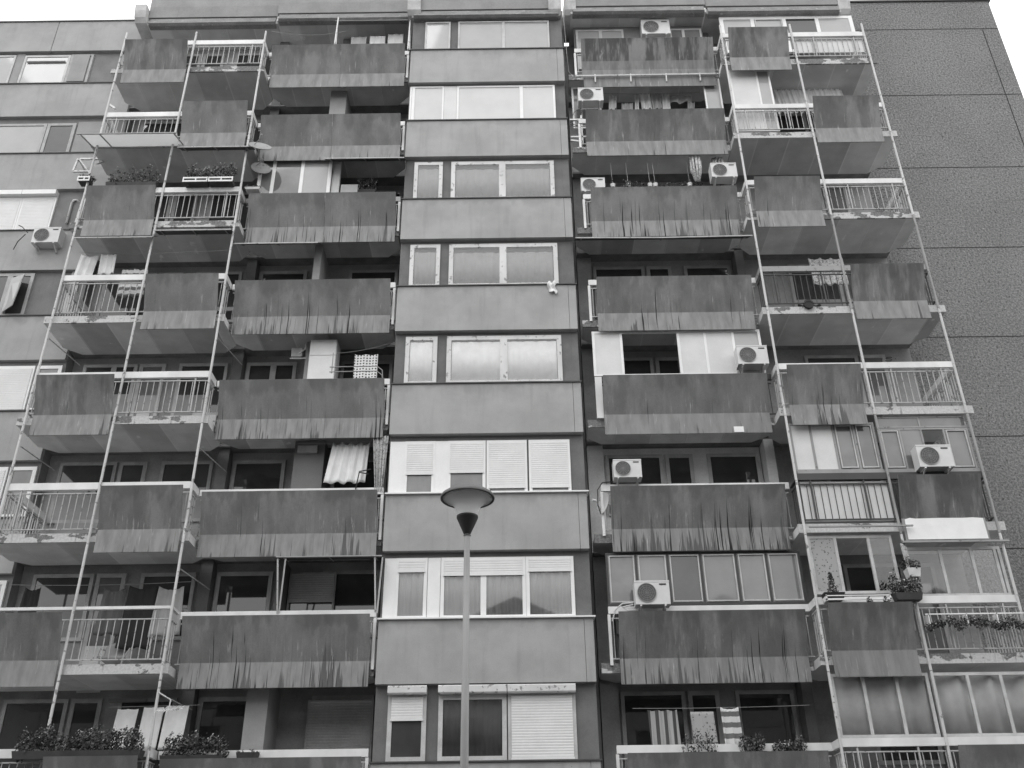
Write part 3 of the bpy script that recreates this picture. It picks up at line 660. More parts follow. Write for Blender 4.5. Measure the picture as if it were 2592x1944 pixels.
# R level 5
glazing(B, 6.14, 8.04, sill(5)+.10, 11.33, 19.30, (6.61, 7.11, 7.57), ('board', 'board', 'glass_grey', 'glass_grey'), .05, 'greypaint', .05, sash=(2, 3))
glazing(B, 8.09, 10.10, sill(5)+.10, 11.17, 19.30, (8.58, 9.06, 9.56), ('glass_grey', 'glass_grey', None, 'glass_grey'), .04, 'greypaint', .05, sash=(0, 3))
glazing(B, 8.09, 10.10, 11.18, 11.46, 19.30, (9.06,), ('glass_grey', 'glass_grey'), .035, 'greypaint', .05)
MB().box(6.14, 10.09, 19.20, 19.30, sill(5)+.0, sill(5)+.096).build('glazing_base', 'greypaint', B)
MB().box(6.16, 8.02, 19.235, 19.25, slabz(5)+.24, sill(5)-.17).build('screen', 'board', B)
# R level 6
glazing(B, 6.13, 7.90, sill(6)+.10, 8.68, 19.30, (6.71, 7.41), ('tick', None, 'clear'), .06, 'frame', .05, curtain=None)
glazing(B, 8.10, 10.10, sill(6)+.02, 8.40, 19.30, (8.84, 9.49, 9.98), ('clear', 'clear', 'clear', None), .06, 'frame', .05)
MB().box(8.02, 10.22, 19.05, 19.11, 8.42, 8.46).build('curtain_rail', 'greypaint', B)
MB().box(6.14, 8.30, 19.02, 19.06, 8.77, 8.80).build('curtain_rail', 'greypaint', B)
# R level 7
glazing(B, 6.13, 8.04, sill(7)+.02, 5.84, 19.30, (6.76, 7.41), ('clear', 'clear', 'clear'), .06, 'frame', .05, curtain='cream')
glazing(B, 8.09, 10.10, sill(7)+.02, 5.84, 19.30, (8.80, 9.45), ('clear', 'clear', 'clear'), .06, 'frame', .05, curtain='cream')
# WL level 2 left
glazing(A, -6.68, -4.74, sill(2)+.02, 19.72, 19.72, (-6.28, -5.52), ('glass_grey', 'glass_grey', 'glass_pale'), .09, 'pvc', .05)
MB().box(-4.73, -4.52, 19.8, 19.9, sill(2)+.02, 19.70).build('side_board', 'board', A)

# ------------------------------------------------------------------ street lamp
CAM_SCALE[0] = False
lamp = empty('street_lamp', (-.51, 10, 0), 'mushroom-topped street lamp on a slim pale pole in front of the facade', 'street lamp')
LX, LY = -.51, 10.0
MB().tube([(LX, LY, 0), (LX, LY, 3.0), (LX, LY, 5.36)], .052, 16, .031).build('pole', 'lamp_pole', lamp, smooth=True)
MB().lathe([(.001, 5.33), (.036, 5.335), (.118, 5.525), (.118, 5.545), (.001, 5.545)], LX, LY, 32).build('socket_cup', 'lamp_cup', lamp, smooth=False)
MB().lathe([(.114, 5.546), (.118, 5.58), (.128, 5.62), (.150, 5.665), (.185, 5.705), (.23, 5.735), (.275, 5.75), (.270, 5.755), (.225, 5.742), (.18, 5.712), (.145, 5.672), (.123, 5.622), (.112, 5.58), (.108, 5.548)], LX, LY, 48).build('bowl', 'bowl', lamp, smooth=True)
MB().lathe([(.001, 5.775), (.15, 5.775), (.27, 5.765), (.298, 5.745), (.302, 5.76), (.29, 5.79), (.22, 5.84), (.12, 5.875), (.001, 5.89)], LX, LY, 56).build('lid', 'lamp_lid', lamp, smooth=True)
MB().lathe([(.001, 5.56), (.05, 5.56), (.055, 5.60), (.04, 5.68), (.001, 5.70)], LX, LY, 20).build('lamp_bulb', 'whitepot', lamp, smooth=True)
MB().tube([(LX, LY, 5.33), (LX, LY, 5.32)], .04, 16).build('collar', 'lamp_lid', lamp)
MB().box(LX-.16, LX+.16, LY-.16, LY+.16, .001, .03).build('base_plate', 'lamp_pole', lamp)

# ------------------------------------------------------------------ air conditioners
def make_ac(loc, label, w=.80):
    r = empty('air_conditioner', loc, label, 'air conditioner', 'air conditioner outdoor units on the facade'); x, y, z = loc; h = .55; d = .30
    c = MB().box(x-.4, x+.4, y-d, y, z+.04, z+.04+h); c.box(x-.405, x+.405, y-d-.006, y-d+.012, z+.04+h-.03, z+.046+h)
    body = c.build('casing', 'accase', r)
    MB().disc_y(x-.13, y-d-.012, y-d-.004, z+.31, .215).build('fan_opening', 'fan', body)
    g = MB()
    for q in (.215, .17, .125, .08, .04): g.ring_y(x-.13, y-d-.018, z+.31, q, .006 if q < .2 else .012, 24)
    for i in range(12): a = i*math.pi/6; g.bar((x-.13, y-d-.02, z+.31), (x-.13+.21*math.cos(a), y-d-.02, z+.31+.21*math.sin(a)), .004)
    g.build('fan_grille', 'greypaint', r)
    MB().box(x+.17, x+.33, y-d-.009, y-d-.004, z+.49, z+.52).build('badge', 'badge', body)
    for q in (-.28, .28): MB().box(x+q-.02, x+q+.02, y-d, y+.12, z+.0, z+.035).bar((x+q, y+.1, z-.22), (x+q, y-d+.05, z), .03).build('bracket', 'offwhite', r)
    return r
def copy_tree(o, parent=None):
    c = o.copy(); COL.objects.link(c); c.parent = parent
    for ch in list(o.children): copy_tree(ch, c)
    return c
CAM_SCALE[0] = False
AC = make_ac((-12.50, 21.0, 17.72), 'air conditioner bracketed under a pale windowsill on the set-back left block')
CAM_SCALE[0] = True
for i, (x, y, z, s, lab) in enumerate([
    (4.43, 20.36, 24.70, 1.08, 'air conditioner high on the wall of the topmost right balcony'),
    (2.28, 19.75, 21.40, .88, 'air conditioner at the left end of the balcony with a row of white washing'),
    (2.20, 19.95, 18.36, .80, 'white unit half hidden behind the left end of a streaked panel, below cable tangle'),
    (5.60, 19.62, 18.50, .85, 'air conditioner below a bundled pale cloth, at the right end of its panel'),
    (5.60, 19.62, 12.86, .90, 'air conditioner on the rail before white sliding sheets'),
    (2.50, 19.66, 10.07, .78, 'air conditioner at the left end of a white rail under a pale ceiling'),
    (2.80, 19.55, 7.22, .90, 'air conditioner with a white hose loop before dark-framed casement windows'),
    (9.05, 19.20, 10.02, .94, 'large air conditioner before the open pane of the glazed corner balcony')]):
    a = copy_tree(AC); a.location = fit((x, y, z)); a.scale = (s, 1, s); a['label'] = lab
AC.scale = (.9, 1, .9)
def tubes(name, label, cat, paths, r, mat, group=None):
    m = MB()
    for p in paths: m.tube(p, r, 6)
    return tag(m.build(name, mat), label, cat, group)
def arc(p, q, sag, n=12): return [(p[0]+(q[0]-p[0])*t/n, p[1]+(q[1]-p[1])*t/n, p[2]+(q[2]-p[2])*t/n-sag*4*(t/n)*(1-t/n)) for t in range(n+1)]
tubes('hose', 'pale hose looping from the air conditioner in front of the dark-framed casements', 'hose', [[(2.42, 19.5, 7.36), (2.2, 19.48, 7.34), (2.05, 19.5, 7.22), (1.98, 19.55, 7.0)], [(2.42, 19.5, 7.32), (2.2, 19.46, 7.26), (2.3, 19.46, 7.19), (2.5, 19.5, 7.2)]], .016, 'offwhite')
tubes('cable', 'black cable drooping beside the white rail corner', 'cable', [[(2.2, 19.6, 10.1), (1.95, 19.58, 10.07), (1.84, 19.58, 9.9), (1.83, 19.6, 9.55), (1.88, 19.6, 9.35)]], .012, 'black')
tubes('cable', 'thin cable hanging down the gap from the parapet', 'cable', [[(1.66, 19.82, 25.9), (1.68, 19.8, 24.9), (1.71, 19.8, 23.6), (1.74, 19.8, 22.9), (1.84, 19.8, 22.75)]], .009, 'greypaint')
tubes('cable', 'tangle of cables below the air conditioner at the gap', 'cable', [[(2.02, 19.7, 21.4), (1.82, 19.7, 21.25), (1.72, 19.7, 20.95)], [(2.05, 19.7, 21.3), (1.95, 19.7, 21.05), (1.73, 19.7, 20.9)], arc((1.70, 19.72, 20.9), (2.1, 19.72, 20.85), .12), arc((1.70, 19.72, 20.8), (2.1, 19.72, 20.75), .08)], .009, 'darkmetal')
m = MB(); m.bar((1.68, 19.7, 20.95), (2.05, 19.7, 20.95), .05); m.bar((2.0, 19.7, 21.1), (2.0, 19.7, 20.1), .05); m.bar((1.68, 19.7, 20.32), (2.1, 19.7, 20.32), .05); m.bar((1.68, 19.7, 20.20), (2.0, 19.7, 20.14), .05)
tag(m.build('steel_bracket', 'offwhite'), 'pale steel frame bridging the gap under a bundle of cables', 'bracket')
m = MB().tube([(1.9, 19.55, 22.47), (5.95, 19.55, 22.49)], .03, 8)
for x in (2.45, 3.45, 4.45, 5.4): m.bar((x, 19.54, 22.52), (x, 19.58, 22.26), .035)
tag(m.build('pipe', 'offwhite'), 'long pale pipe clipped under the dark streaked topmost panel', 'pipe')
MB().box(2.13, 5.84, 19.612, 19.628, 22.10, 22.50).build('lower_panel', 'panel', B, drip=.1, dark=.9, wash=.5)

# ------------------------------------------------------------------ cloths and washing
def cloth(name, label, cat, x0, x1, zt, zb, Y, mat, folds=5, amp=.03, sag=.0, skew=0.0, pegs=3, group='washing on the balconies', ragged=.02, taper=0.0):
    ph = random.uniform(0, 6); w = x1-x0
    def fn(u, v):
        t = 1-v; k = abs(math.sin(u*math.pi*pegs))
        x = x0+w*u+skew*t+taper*(u-.5)*t*w
        y = Y+amp*(.35+.65*t)*math.sin(u*folds*2*math.pi+ph+t*.8)+amp*.4*math.sin(u*folds*4.7*math.pi+ph*2)
        z = zb+(zt-zb)*v-(sag*k*v)+ragged*math.sin(u*folds*5+ph)*t
        return (x, y, z)
    return tag(MB().sheet(max(16, folds*8), 12, fn, .003).build(name, mat, smooth=True), label, cat, group)
cloth('shirt', 'white shirt pegged under the underside above the rusty railing, left bay', 'shirt', -10.75, -10.30, 16.42, 15.70, 19.5, 'cloth', 2, .04, .10, -.05, 1)
cloth('shirt', 'white shorts hanging beside a shirt above the rusty left railing', 'shorts', -10.24, -9.86, 16.40, 15.80, 19.5, 'cloth', 2, .03, .0, .03, 1)
cloth('towel', 'white towel with a printed motif hanging over the rusty railing', 'towel', -9.70, -9.05, 16.05, 15.20, 19.62, 'band', 3, .03, .05, 0, 2)
cloth('bed_sheet', 'white sheet in soft folds pegged beside the grey partition', 'sheet', -4.10, -3.26, 11.30, 10.28, 19.9, 'cloth', 4, .035, .09, -.10, 4, taper=.12)
cloth('tablecloth', 'floral cloth gathered down the corner beside the white shutters', 'cloth', -3.16, -2.80, 11.32, 9.95, 19.66, 'floral', 4, .05, .0, .03, 1, taper=-.5)
cloth('tablecloth', 'checked cloth pegged on a line beside the white cabinet', 'cloth', -3.76, -3.20, 13.62, 12.85, 19.9, 'check', 2, .02, .02, .0, 2)
for i, (x0, x1, zt, lab) in enumerate([(-4.68, -4.22, 24.92, 'grey framed cloth hanging left of two white ones on the top balcony'), (-4.12, -3.66, 24.95, 'white square cloth hanging in the middle on the top balcony'), (-3.58, -3.12, 25.02, 'white cloth with a slanting top edge, rightmost on the top balcony')]):
    cloth('towel', lab, 'cloth', x0, x1, zt, 24.3, 20.2, 'linen' if i == 0 else 'cloth', 2, .015, .02, 0, 2)
for i, (x0, x1, zt, zb, mt, lab) in enumerate([(2.88, 3.10, 22.3, 21.75, 'cloth', 'narrow white garment beside the air conditioner on the washing line'), (3.22, 3.55, 22.02, 21.7, 'linen', 'low grey cloth on the washing line'), (3.62, 3.74, 22.35, 21.7, 'cloth', 'slim white garment left of the wide white shirt'), (3.76, 4.06, 22.38, 21.75, 'cloth', 'white shirt in the middle of the washing line'), (4.08, 4.34, 22.36, 21.75, 'linen', 'pale shirt right of the white shirt on the line'), (4.38, 4.60, 22.34, 21.7, 'cloth', 'creased white garment before the broad pale blanket'), (4.62, 5.25, 22.30, 22.0, 'linen', 'broad pale blanket folded over the washing line'), (5.10, 5.3, 22.02, 21.72, 'linen', 'small dim cloth at the right end of the washing line')]):
    cloth('garment', lab, 'clothing', x0, x1, zt, zb, 20.15, mt, 2, .04, .03, random.uniform(-.05, .05), 2, ragged=.03)
m = MB()
def bundle(name, label, x, Y, zt, zb, r0, r1):
    m = MB(); n = 9
    for i in range(n):
        a = i*2*math.pi/n; px = x+r0*math.cos(a); m.tube([(px, Y+r0*.4*math.sin(a), zt), (x+(px-x)*.9, Y+r0*.4*math.sin(a), (zt+zb)/2), (x+r1*math.cos(a), Y+r1*.4*math.sin(a), zb)], .038, 6, .025)
    return tag(m.build(name, 'floral', smooth=True), label, 'curtain', 'tied-up curtains')
bundle('tied_curtain', 'pale curtain tied into a cone left of the air conditioner', 4.98, 19.75, 19.55, 18.75, .14, .05)
bundle('tied_curtain', 'pale curtain tied up directly above the air conditioner', 5.62, 19.85, 19.6, 18.95, .14, .12)
cloth('curtain', 'long white curtain pegged in waves below the ceiling beside the white screen', 'curtain', 7.30, 9.55, 22.62, 21.6, 20.2, 'cloth', 14, .05, .10, .1, 7)
cloth('rug', 'patterned cloth airing over the dark railing', 'cloth', 7.58, 8.46, 16.38, 15.55, 20.0, 'floral', 4, .03, .06, .03, 3)
for i, (x0, x1, zt, zb, mt, lab) in enumerate([(-10.45, -10.1, 8.05, 7.1, 'darkcloth', 'black garment hanging at the left end of the washing line'), (-8.74, -8.30, 8.0, 7.0, 'curtain_dim', 'grey blouse hanging before the pale balcony door'), (-8.22, -7.62, 8.05, 6.7, 'darkcloth', 'long black coat hanging in the middle of the line'), (-7.58, -7.05, 8.02, 6.95, 'curtain', 'pale blouse hanging at the right end near the post')]):
    cloth('garment', lab, 'clothing', x0, x1, zt, zb, 20.1, mt, 2, .04, .08, 0, 1, taper=.25)
for i, (x0, x1, mt, lab) in enumerate([(-7.92, -7.50, 'cloth', 'white towel with a small motif, leftmost above the hedge'), (-7.40, -7.0, 'cloth', 'plain white towel, middle of three above the hedge'), (-6.95, -6.5, 'cloth', 'white towel with a slanting top, rightmost above the hedge')]):
    cloth('towel', lab, 'towel', x0, x1, 5.46+.03*i, 4.7, 19.9, mt, 2, .012, .01, -.05, 2)
cloth('towel', 'striped towel hanging in the shaded lowest right balcony', 'towel', 2.60, 3.18, 5.32, 4.55, 19.9, 'stripe', 4, .03, .03, .03, 3)
cloth('towel', 'white towel with dark motifs hanging between two others', 'towel', 3.42, 3.88, 5.25, 4.5, 19.8, 'tick', 2, .015, .0, .03, 2)
cloth('garment', 'pale banded garment hanging right of the motif towel', 'clothing', 4.02, 4.38, 5.33, 4.55, 19.8, 'band', 2, .03, .04, .02, 1)
L_ = [((-10.8, 19.5, 16.47), (-6.95, 19.5, 16.5), .06), ((-4.9, 19.9, 11.27), (-2.85, 19.9, 11.3), .03), ((-4.2, 19.9, 13.66), (-2.85, 19.9, 13.95), .05), ((2.7, 20.15, 22.4), (5.5, 20.15, 22.4), .04), ((7.2, 20.2, 22.66), (9.8, 20.2, 22.66), .05), ((-10.8, 20.1, 8.1), (-6.9, 20.1, 8.12), .04), ((2.3, 19.85, 5.34), (5.8, 19.85, 5.36), .02), ((-8.1, 19.9, 5.5), (-6.3, 19.9, 5.52), .0), ((-6.85, 19.45, 24.35), (-4.7, 19.45, 24.3), .16)]
LN = ['under the shaded underside left of centre', 'behind the white sheet', 'carrying the checked cloth', 'carrying the row of white garments', 'carrying the long wavy curtain', 'carrying dark clothes', 'in the lowest right balcony', 'carrying three white towels', 'slack across the left top balcony']
for (p, q, s), n in zip(L_, LN): tubes('clothesline', 'thin washing line '+n, 'clothesline', [arc(p, q, s)], .006, 'greypaint', 'washing lines')
CAM_SCALE[0] = False
# plastic bag snagged on the sill
m = MB()
m.sheet(8, 8, lambda u, v: (.93+.20*u+.03*math.sin(7*v), 19.84+.03*math.sin(9*u+5*v)-.02*math.cos(8*v), 15.34+.30*v-.09*abs(u-.4)*(1-v)+.03*math.sin(11*u)), .012)
tag(m.build('plastic_bag', 'plastic', smooth=True), 'crumpled white plastic bag caught on the sill of the centre column', 'bag')
CAM_SCALE[0] = True

# ------------------------------------------------------------------ awnings and drip canopies
def canopy(label, x0, x1, yb, zb, yf, zf, mat='canvas', edge='offwhite', bow=0):
    r = empty('awning', ((x0+x1)/2, yb, zb), label, 'awning', 'small awnings under the balconies')
    n = 10; m = MB(); m.prism_x([(yb, zb), (yf, zf), (yf+.002, zf+.012), (yb, zb+.012)], x0, x1); m.build('sheet', mat, r)
    MB().tube([(x0, yf-.012, zf+.0), ((x0+x1)/2, yf-.012, zf-bow), (x1, yf-.012, zf)], .017, 6).build('front_bar', edge, r)
    a = MB()
    for i in range(3): x = x0+.15+(x1-x0-.3)*i/2; a.bar((x, yb, zb-.03), (x, yf, zf-.015), .018)
    a.build('arm', 'greypaint', r); return r
canopy('short dark awning with a white front bar under the second narrow panel', -8.66, -6.72, 19.30, 19.64, 18.97, 19.45)
canopy('short awning over the open right half of the wide balcony, left of the pale column', -4.86, -2.75, 19.75, 19.60, 19.22, 19.22)
canopy('dark awning strip beneath the outer left narrow panel', -10.74, -8.82, 19.3, 16.8, 18.97, 16.52)
canopy('dark awning strip with a pale bar below the plant boxes', -8.80, -6.90, 19.3, 16.84, 18.97, 16.72)
canopy('awning strip below the two-part streaked panel', -6.90, -4.80, 19.7, 16.8, 19.30, 16.53)
canopy('long bowed awning across the whole wide balcony right of the gap', 1.62, 6.02, 19.7, 16.80, 19.20, 16.50, bow=.03)
aw1 = canopy('short flat awning carried by pale struts above the old roller blind', -4.95, -2.75, 19.8, 8.46, 19.3, 8.36, edge='greypaint')
aw2 = canopy('old canvas awning rolled half out on the top left balcony', -5.1, -2.95, 20.0, 25.35, 19.75, 25.08, 'midboard', 'greypaint')
for x in (-4.92, -2.90): MB().bar((x, 19.32, 8.34), (x+.03, 19.66, 7.26), .03).bar((x+.16, 19.32, 8.34), (x+.06, 19.66, 7.26), .03).build('strut', 'offwhite', aw1)
for x in (-5.02, -2.88): MB().bar((x, 19.62, 23.7), (x, 19.75, 25.25), .035).bar((x+.05, 19.62, 23.7), (x, 19.75, 24.8), .025).build('strut', 'offwhite', aw2)
# folding frame canopy of the outer left balcony
r = empty('awning', (-9.8, 19.1, 19.7), 'pale tilted sheet awning on thin frames projecting past the left corner post', 'awning', 'small awnings under the balconies')
MB().hexa([(-10.98, 19.22, 19.74), (-8.74, 19.22, 19.74), (-8.74, 19.24, 19.76), (-10.98, 19.24, 19.76), (-11.15, 18.62, 19.63), (-8.60, 18.62, 19.63), (-8.60, 18.62, 19.65), (-11.15, 18.62, 19.65)]).build('sheet', 'pale_sheet', r)
m = MB()
for x in (-11.1, -10.6, -8.68): m.bar((x+.1, 19.24, 19.72), (x, 18.6, 19.62), .025)
m.bar((-11.18, 18.6, 19.62), (-8.6, 18.6, 19.62), .03); m.bar((-10.98, 19.24, 19.72), (-8.70, 19.24, 19.72), .03); m.build('frame', 'greypaint', r)
# steel side bracket beneath it
m = MB(); m.bar((-11.9, 20.3, 20.3), (-11.0, 20.3, 20.3), .05); m.bar((-11.95, 20.3, 20.3), (-12.0, 20.3, 19.85), .05); m.bar((-12.0, 20.3, 19.85), (-11.5, 20.3, 19.85), .05); m.bar((-11.9, 20.3, 20.28), (-10.95, 19.4, 18.9), .03); m.bar((-11.0, 20.3, 20.3), (-10.95, 19.5, 19.4), .04); m.bar((-11.9, 21.0, 20.25), (-11.9, 20.3, 20.25), .04)
tag(m.build('steel_bracket', 'offwhite'), 'pale steel bracket frame sticking out left of the corner post', 'bracket')
# drying rack arms on posts
for x, z, lab in ((-10.84, 13.75, 'upper left'), (-10.84, 10.95, 'lower left'), (-6.88, 13.7, 'upper right'), (-6.88, 10.85, 'middle right'), (-6.88, 8.1, 'lower right'), (-6.88, 5.6, 'lowest')):
    tubes('rack_arm', 'thin steel drying arm slanting back from the post, '+lab+' of the posted balconies', 'drying arm', [[(x, 19.2, z), (x+.32, 20.3, z-.1)]], .013, 'greypaint', 'drying arms on the posts')

# ------------------------------------------------------------------ plants
def box_plant(name, label, x0, x1, Y, z, hh=.3, dens=260, mats=('leaf', 'leaf2', 'flower'), box='pot', slats=False, bh=.14, cat='plant', droop=0, nf=.12, depth=.12):
    r = empty(name, ((x0+x1)/2, Y, z), label, cat, 'flower boxes on the balconies'); L = x1-x0
    if box:
        b = MB()
        if slats:
            for q in (.0, .105): b.box(x0, x1, Y-depth-.02, Y-depth, z+q, z+q+.045)
            for q in (x0, (x0+x1)/2, x1-.03): b.box(q, q+.03, Y-depth-.022, Y-depth-.001, z-.002, z+bh+.012)
            b.build('box_rack', 'white', r); MB().box(x0+.02, x1-.02, Y-depth+.002, Y+depth, z+.01, z+bh-.01).build('box', 'pot', r)
        else: b.hexa([(x0+.03, Y-depth*.8, z), (x1-.03, Y-depth*.8, z), (x1-.03, Y+depth*.8, z), (x0+.03, Y+depth*.8, z), (x0, Y-depth, z+bh), (x1, Y-depth, z+bh), (x1, Y+depth, z+bh), (x0, Y+depth, z+bh)]).build('box', box, r)
    f1, f2, f3 = MB(), MB(), MB(); n = max(2, int(L/.16))
    for i in range(n):
        c = (x0+L*(i+.5)/n+random.uniform(-.04, .04), Y+random.uniform(-.05, .05), z+bh+hh*random.uniform(.15, .45)-droop*random.random()); rr = (.13, .14, hh*random.uniform(.35, .62)); k = int(dens*L*1.6/n)
        f1.leaves(c, rr, int(k*.62)); f2.leaves((c[0], c[1], c[2]+.03), rr, int(k*.3)); f3.leaves((c[0], c[1], c[2]+hh*.18), rr, max(1, int(k*nf)), .04)
        f1.tube([(c[0], Y, z+bh*.6), (c[0]+random.uniform(-.05, .05), Y, c[2]+rr[2]*.7)], .005, 4)
    f1.build('foliage', mats[0], r); f2.build('pale_foliage', mats[1], r)
    if nf: f3.build('blossom', mats[2], r)
    return r
box_plant('flower_box', 'straggly blossoming plants behind the outer left narrow panel top', -10.35, -9.05, 19.15, 18.22, .62, 420, nf=.2)
box_plant('flower_box', 'white slatted flower box, left one of the pair on the rail', -8.33, -7.70, 19.05, 18.24, .62, 640, slats=True, nf=.25)
box_plant('flower_box', 'white slatted flower box, right one of the pair on the rail', -7.68, -7.05, 19.05, 18.24, .62, 640, slats=True, nf=.25)
box_plant('flower_box', 'small slatted box hung at the far left corner post', -11.12, -10.8, 19.2, 18.45, .16, 500, slats=True, nf=0)
box_plant('flower_box', 'low dark box with stubby plants at the inner post', -6.85, -6.45, 19.4, 18.3, .16, 600, box='whitepot', nf=0, bh=.06)
box_plant('potted_plant', 'bushy flowering plant in the open half of the wide balcony', -4.05, -3.55, 20.0, 18.6, .55, 700, nf=.15)
box_plant('potted_plant', 'pots of dim leafy plants between hanging strings and the tied curtain', 4.0, 5.1, 19.95, 18.5, .34, 240, nf=.05)
box_plant('potted_plant', 'small leafy plant under the hanging strings near the white unit', 3.0, 3.5, 19.9, 18.45, .34, 300, nf=.15)
box_plant('hedge_box', 'long bushy flower box along the lowest left rail', -9.35, -6.95, 19.0, 4.40, .50, 1100, nf=.03)
box_plant('hedge_box', 'bushy flower box right of the inner post on the lowest rail', -6.75, -5.55, 19.45, 4.36, .46, 1100, nf=.03)
box_plant('flower_box', 'empty dark rack box hanging on the white rail right of the hedge', -5.35, -4.93, 19.6, 4.42, .05, 60, nf=0)
box_plant('flower_box', 'row of sparse geraniums on the lowest right white rail', 3.2, 3.85, 19.6, 4.32, .42, 380, nf=.1)
box_plant('flower_box', 'dense dark plant tufts on the lowest right white rail', 4.25, 4.75, 19.6, 4.32, .36, 900, nf=0)
box_plant('flower_box', 'two round dark plants at the right end of the lowest right rail', 4.95, 5.5, 19.6, 4.30, .34, 900, nf=0)
box_plant('flower_box', 'trailing dark greenery along a rack before the right corner railing', 8.15, 10.05, 19.0, 6.62, .2, 520, nf=.04, droop=.16, box=None, bh=.1)
box_plant('potted_plant', 'bush of flowers on the rail between two glazed corner bays', 7.60, 8.15, 19.05, 7.2, .5, 900, nf=.2)
box_plant('potted_plant', 'white pot with a leafy plant beside the patterned curtain strip', 7.98, 8.26, 19.15, 7.70, .28, 800, box='whitepot', bh=.18, nf=0)
r = empty('potted_plant', (6.42, 19.05, 7.22), 'small conifer in a flat black tray at the left end of the corner rail', 'plant', 'flower boxes on the balconies')
MB().hexa([(6.22, 18.95, 7.22), (6.56, 18.95, 7.22), (6.56, 19.14, 7.22), (6.22, 19.14, 7.22), (6.18, 18.92, 7.36), (6.60, 18.92, 7.36), (6.60, 19.16, 7.36), (6.18, 19.16, 7.36)]).build('tray', 'black', r)
m = MB()
for i in range(7): m.leaves((6.40, 19.04, 7.40+.06*i), (.12-.014*i, .1-.012*i, .05), 60, .04)
m.build('foliage', 'leaf', r)
m = MB().box(6.2, 7.5, 18.93, 18.96, 7.20, 7.235).box(6.2, 7.5, 18.93, 18.96, 7.28, 7.30).box(6.2, 7.5, 19.10, 19.13, 7.20, 7.23).box(6.2, 6.23, 18.93, 19.15, 7.19, 7.31).box(7.47, 7.5, 18.93, 19.15, 7.19, 7.31)
tag(m.build('flower_rack', 'white'), 'white steel flower rack on the corner rail under the small conifer', 'rack')
for x, lab in ((7.05, 'left'), (7.38, 'right')):
    tag(MB().leaves((x, 18.93, 7.12), (.07, .05, .14), 110, .045).build('trailing_plant', 'leaf'), 'little dark trailing plant on the '+lab+' part of the white flower rack', 'plant')
m = MB().box(8.1, 10.1, 18.93, 18.95, 6.88, 6.905)
for x in (8.15, 8.9, 9.5, 10.05): m.box(x, x+.02, 18.93, 19.12, 6.7, 6.9)
tag(m.build('flower_rack', 'white'), 'thin white rack bar before the right corner railing', 'rack')
# hanging pots in the shaded balcony below the second wide panel
for x, lab in ((2.75, 'leftmost'), (3.16, 'second from the left'), (3.74, 'third'), (3.88, 'fourth'), (4.8, 'rightmost')):
    r = empty('hanging_pot', (x, 19.9, 18.72), 'little hanging pot on strings, '+lab+' in the row under the ceiling', 'hanging pot', 'hanging pots')
    MB().tube([(x, 19.9, 18.80), (x-.02, 19.9, 19.55)], .004, 4).build('string', 'offwhite', r)
    MB().lathe([(.001, 18.70), (.05, 18.70), (.07, 18.80), (.065, 18.80), (.045, 18.715), (.001, 18.715)], x, 19.9, 14).build('pot', 'whitepot', r)
    MB().leaves((x, 19.9, 18.84), (.08, .08, .06), 50, .05).build('foliage', 'leaf2', r)

# ------------------------------------------------------------------ odds and ends
def dish(label, c, rad, aim, mat='greypaint'):
    r = empty('satellite_dish', c, label, 'satellite dish', 'satellite dishes'); m = MB(); ax = Vector(aim).normalized(); u = ax.orthogonal().normalized(); v = ax.cross(u); C_ = Vector(c); n = 24; rings = 5
    for sgn in (0, .012):
        for i in range(rings+1):
            q = rad*i/rings
            for k in range(n): a = 2*math.pi*k/n; m.v.append(tuple(C_+u*math.cos(a)*q+v*math.sin(a)*q+ax*(.22*q*q/rad+sgn)))
    for s_ in (0, 1):
        o = s_*(rings+1)*n
        for i in range(rings):
            for k in range(n): k2 = (k+1) % n; m.f.append((o+i*n+k, o+i*n+k2, o+(i+1)*n+k2, o+(i+1)*n+k))
    m.build('reflector', mat, r, smooth=True)
    e = C_+ax*rad*1.0; MB().tube([tuple(C_-v*rad*.8), tuple(e)], .01, 6).tube([tuple(e), tuple(e+ax*.09)], .03, 8).build('feed_arm', mat, r)
    MB().tube([tuple(C_), tuple(C_-ax*.12), tuple(C_-ax*.12+Vector((0, .1, -.15)))], .02, 6).build('mount', mat, r); return r
dish('grey satellite dish at the inner post beside the second wide panel', (-6.55, 19.1, 19.5), .30, (.25, -.8, .55))
dish('dim satellite dish tucked under the wide panel near the inner post', (-6.60, 19.6, 19.2), .26, (.3, -.9, .3))
dish('pale satellite dish folded against the white rail end by the gap', (2.0, 19.64, 9.6), .24, (-.9, -.45, .1), 'offwhite')
# television aerial
m = MB(); ax0 = Vector((-6.55, 18.9, 5.28)); m.bar(ax0-Vector((.24, 0, .05)), ax0+Vector((.26, 0, -.02)), .02)
for i in range(9): p = ax0+Vector((-.22+.055*i, 0, -.045+.003*i)); m.bar(p+Vector((-.03, -.08, -.06)), p+Vector((.03, .08, .07)), .010)
m.bar(ax0+Vector((-.02, 0, -.14)), ax0+Vector((.0, 0, .16)), .018); m.bar(ax0+Vector((0, 0, .15)), (-6.88, 19.12, 5.62), .014)
tag(m.build('tv_aerial', 'offwhite'), 'comb-like television aerial on an arm from the inner post', 'aerial')
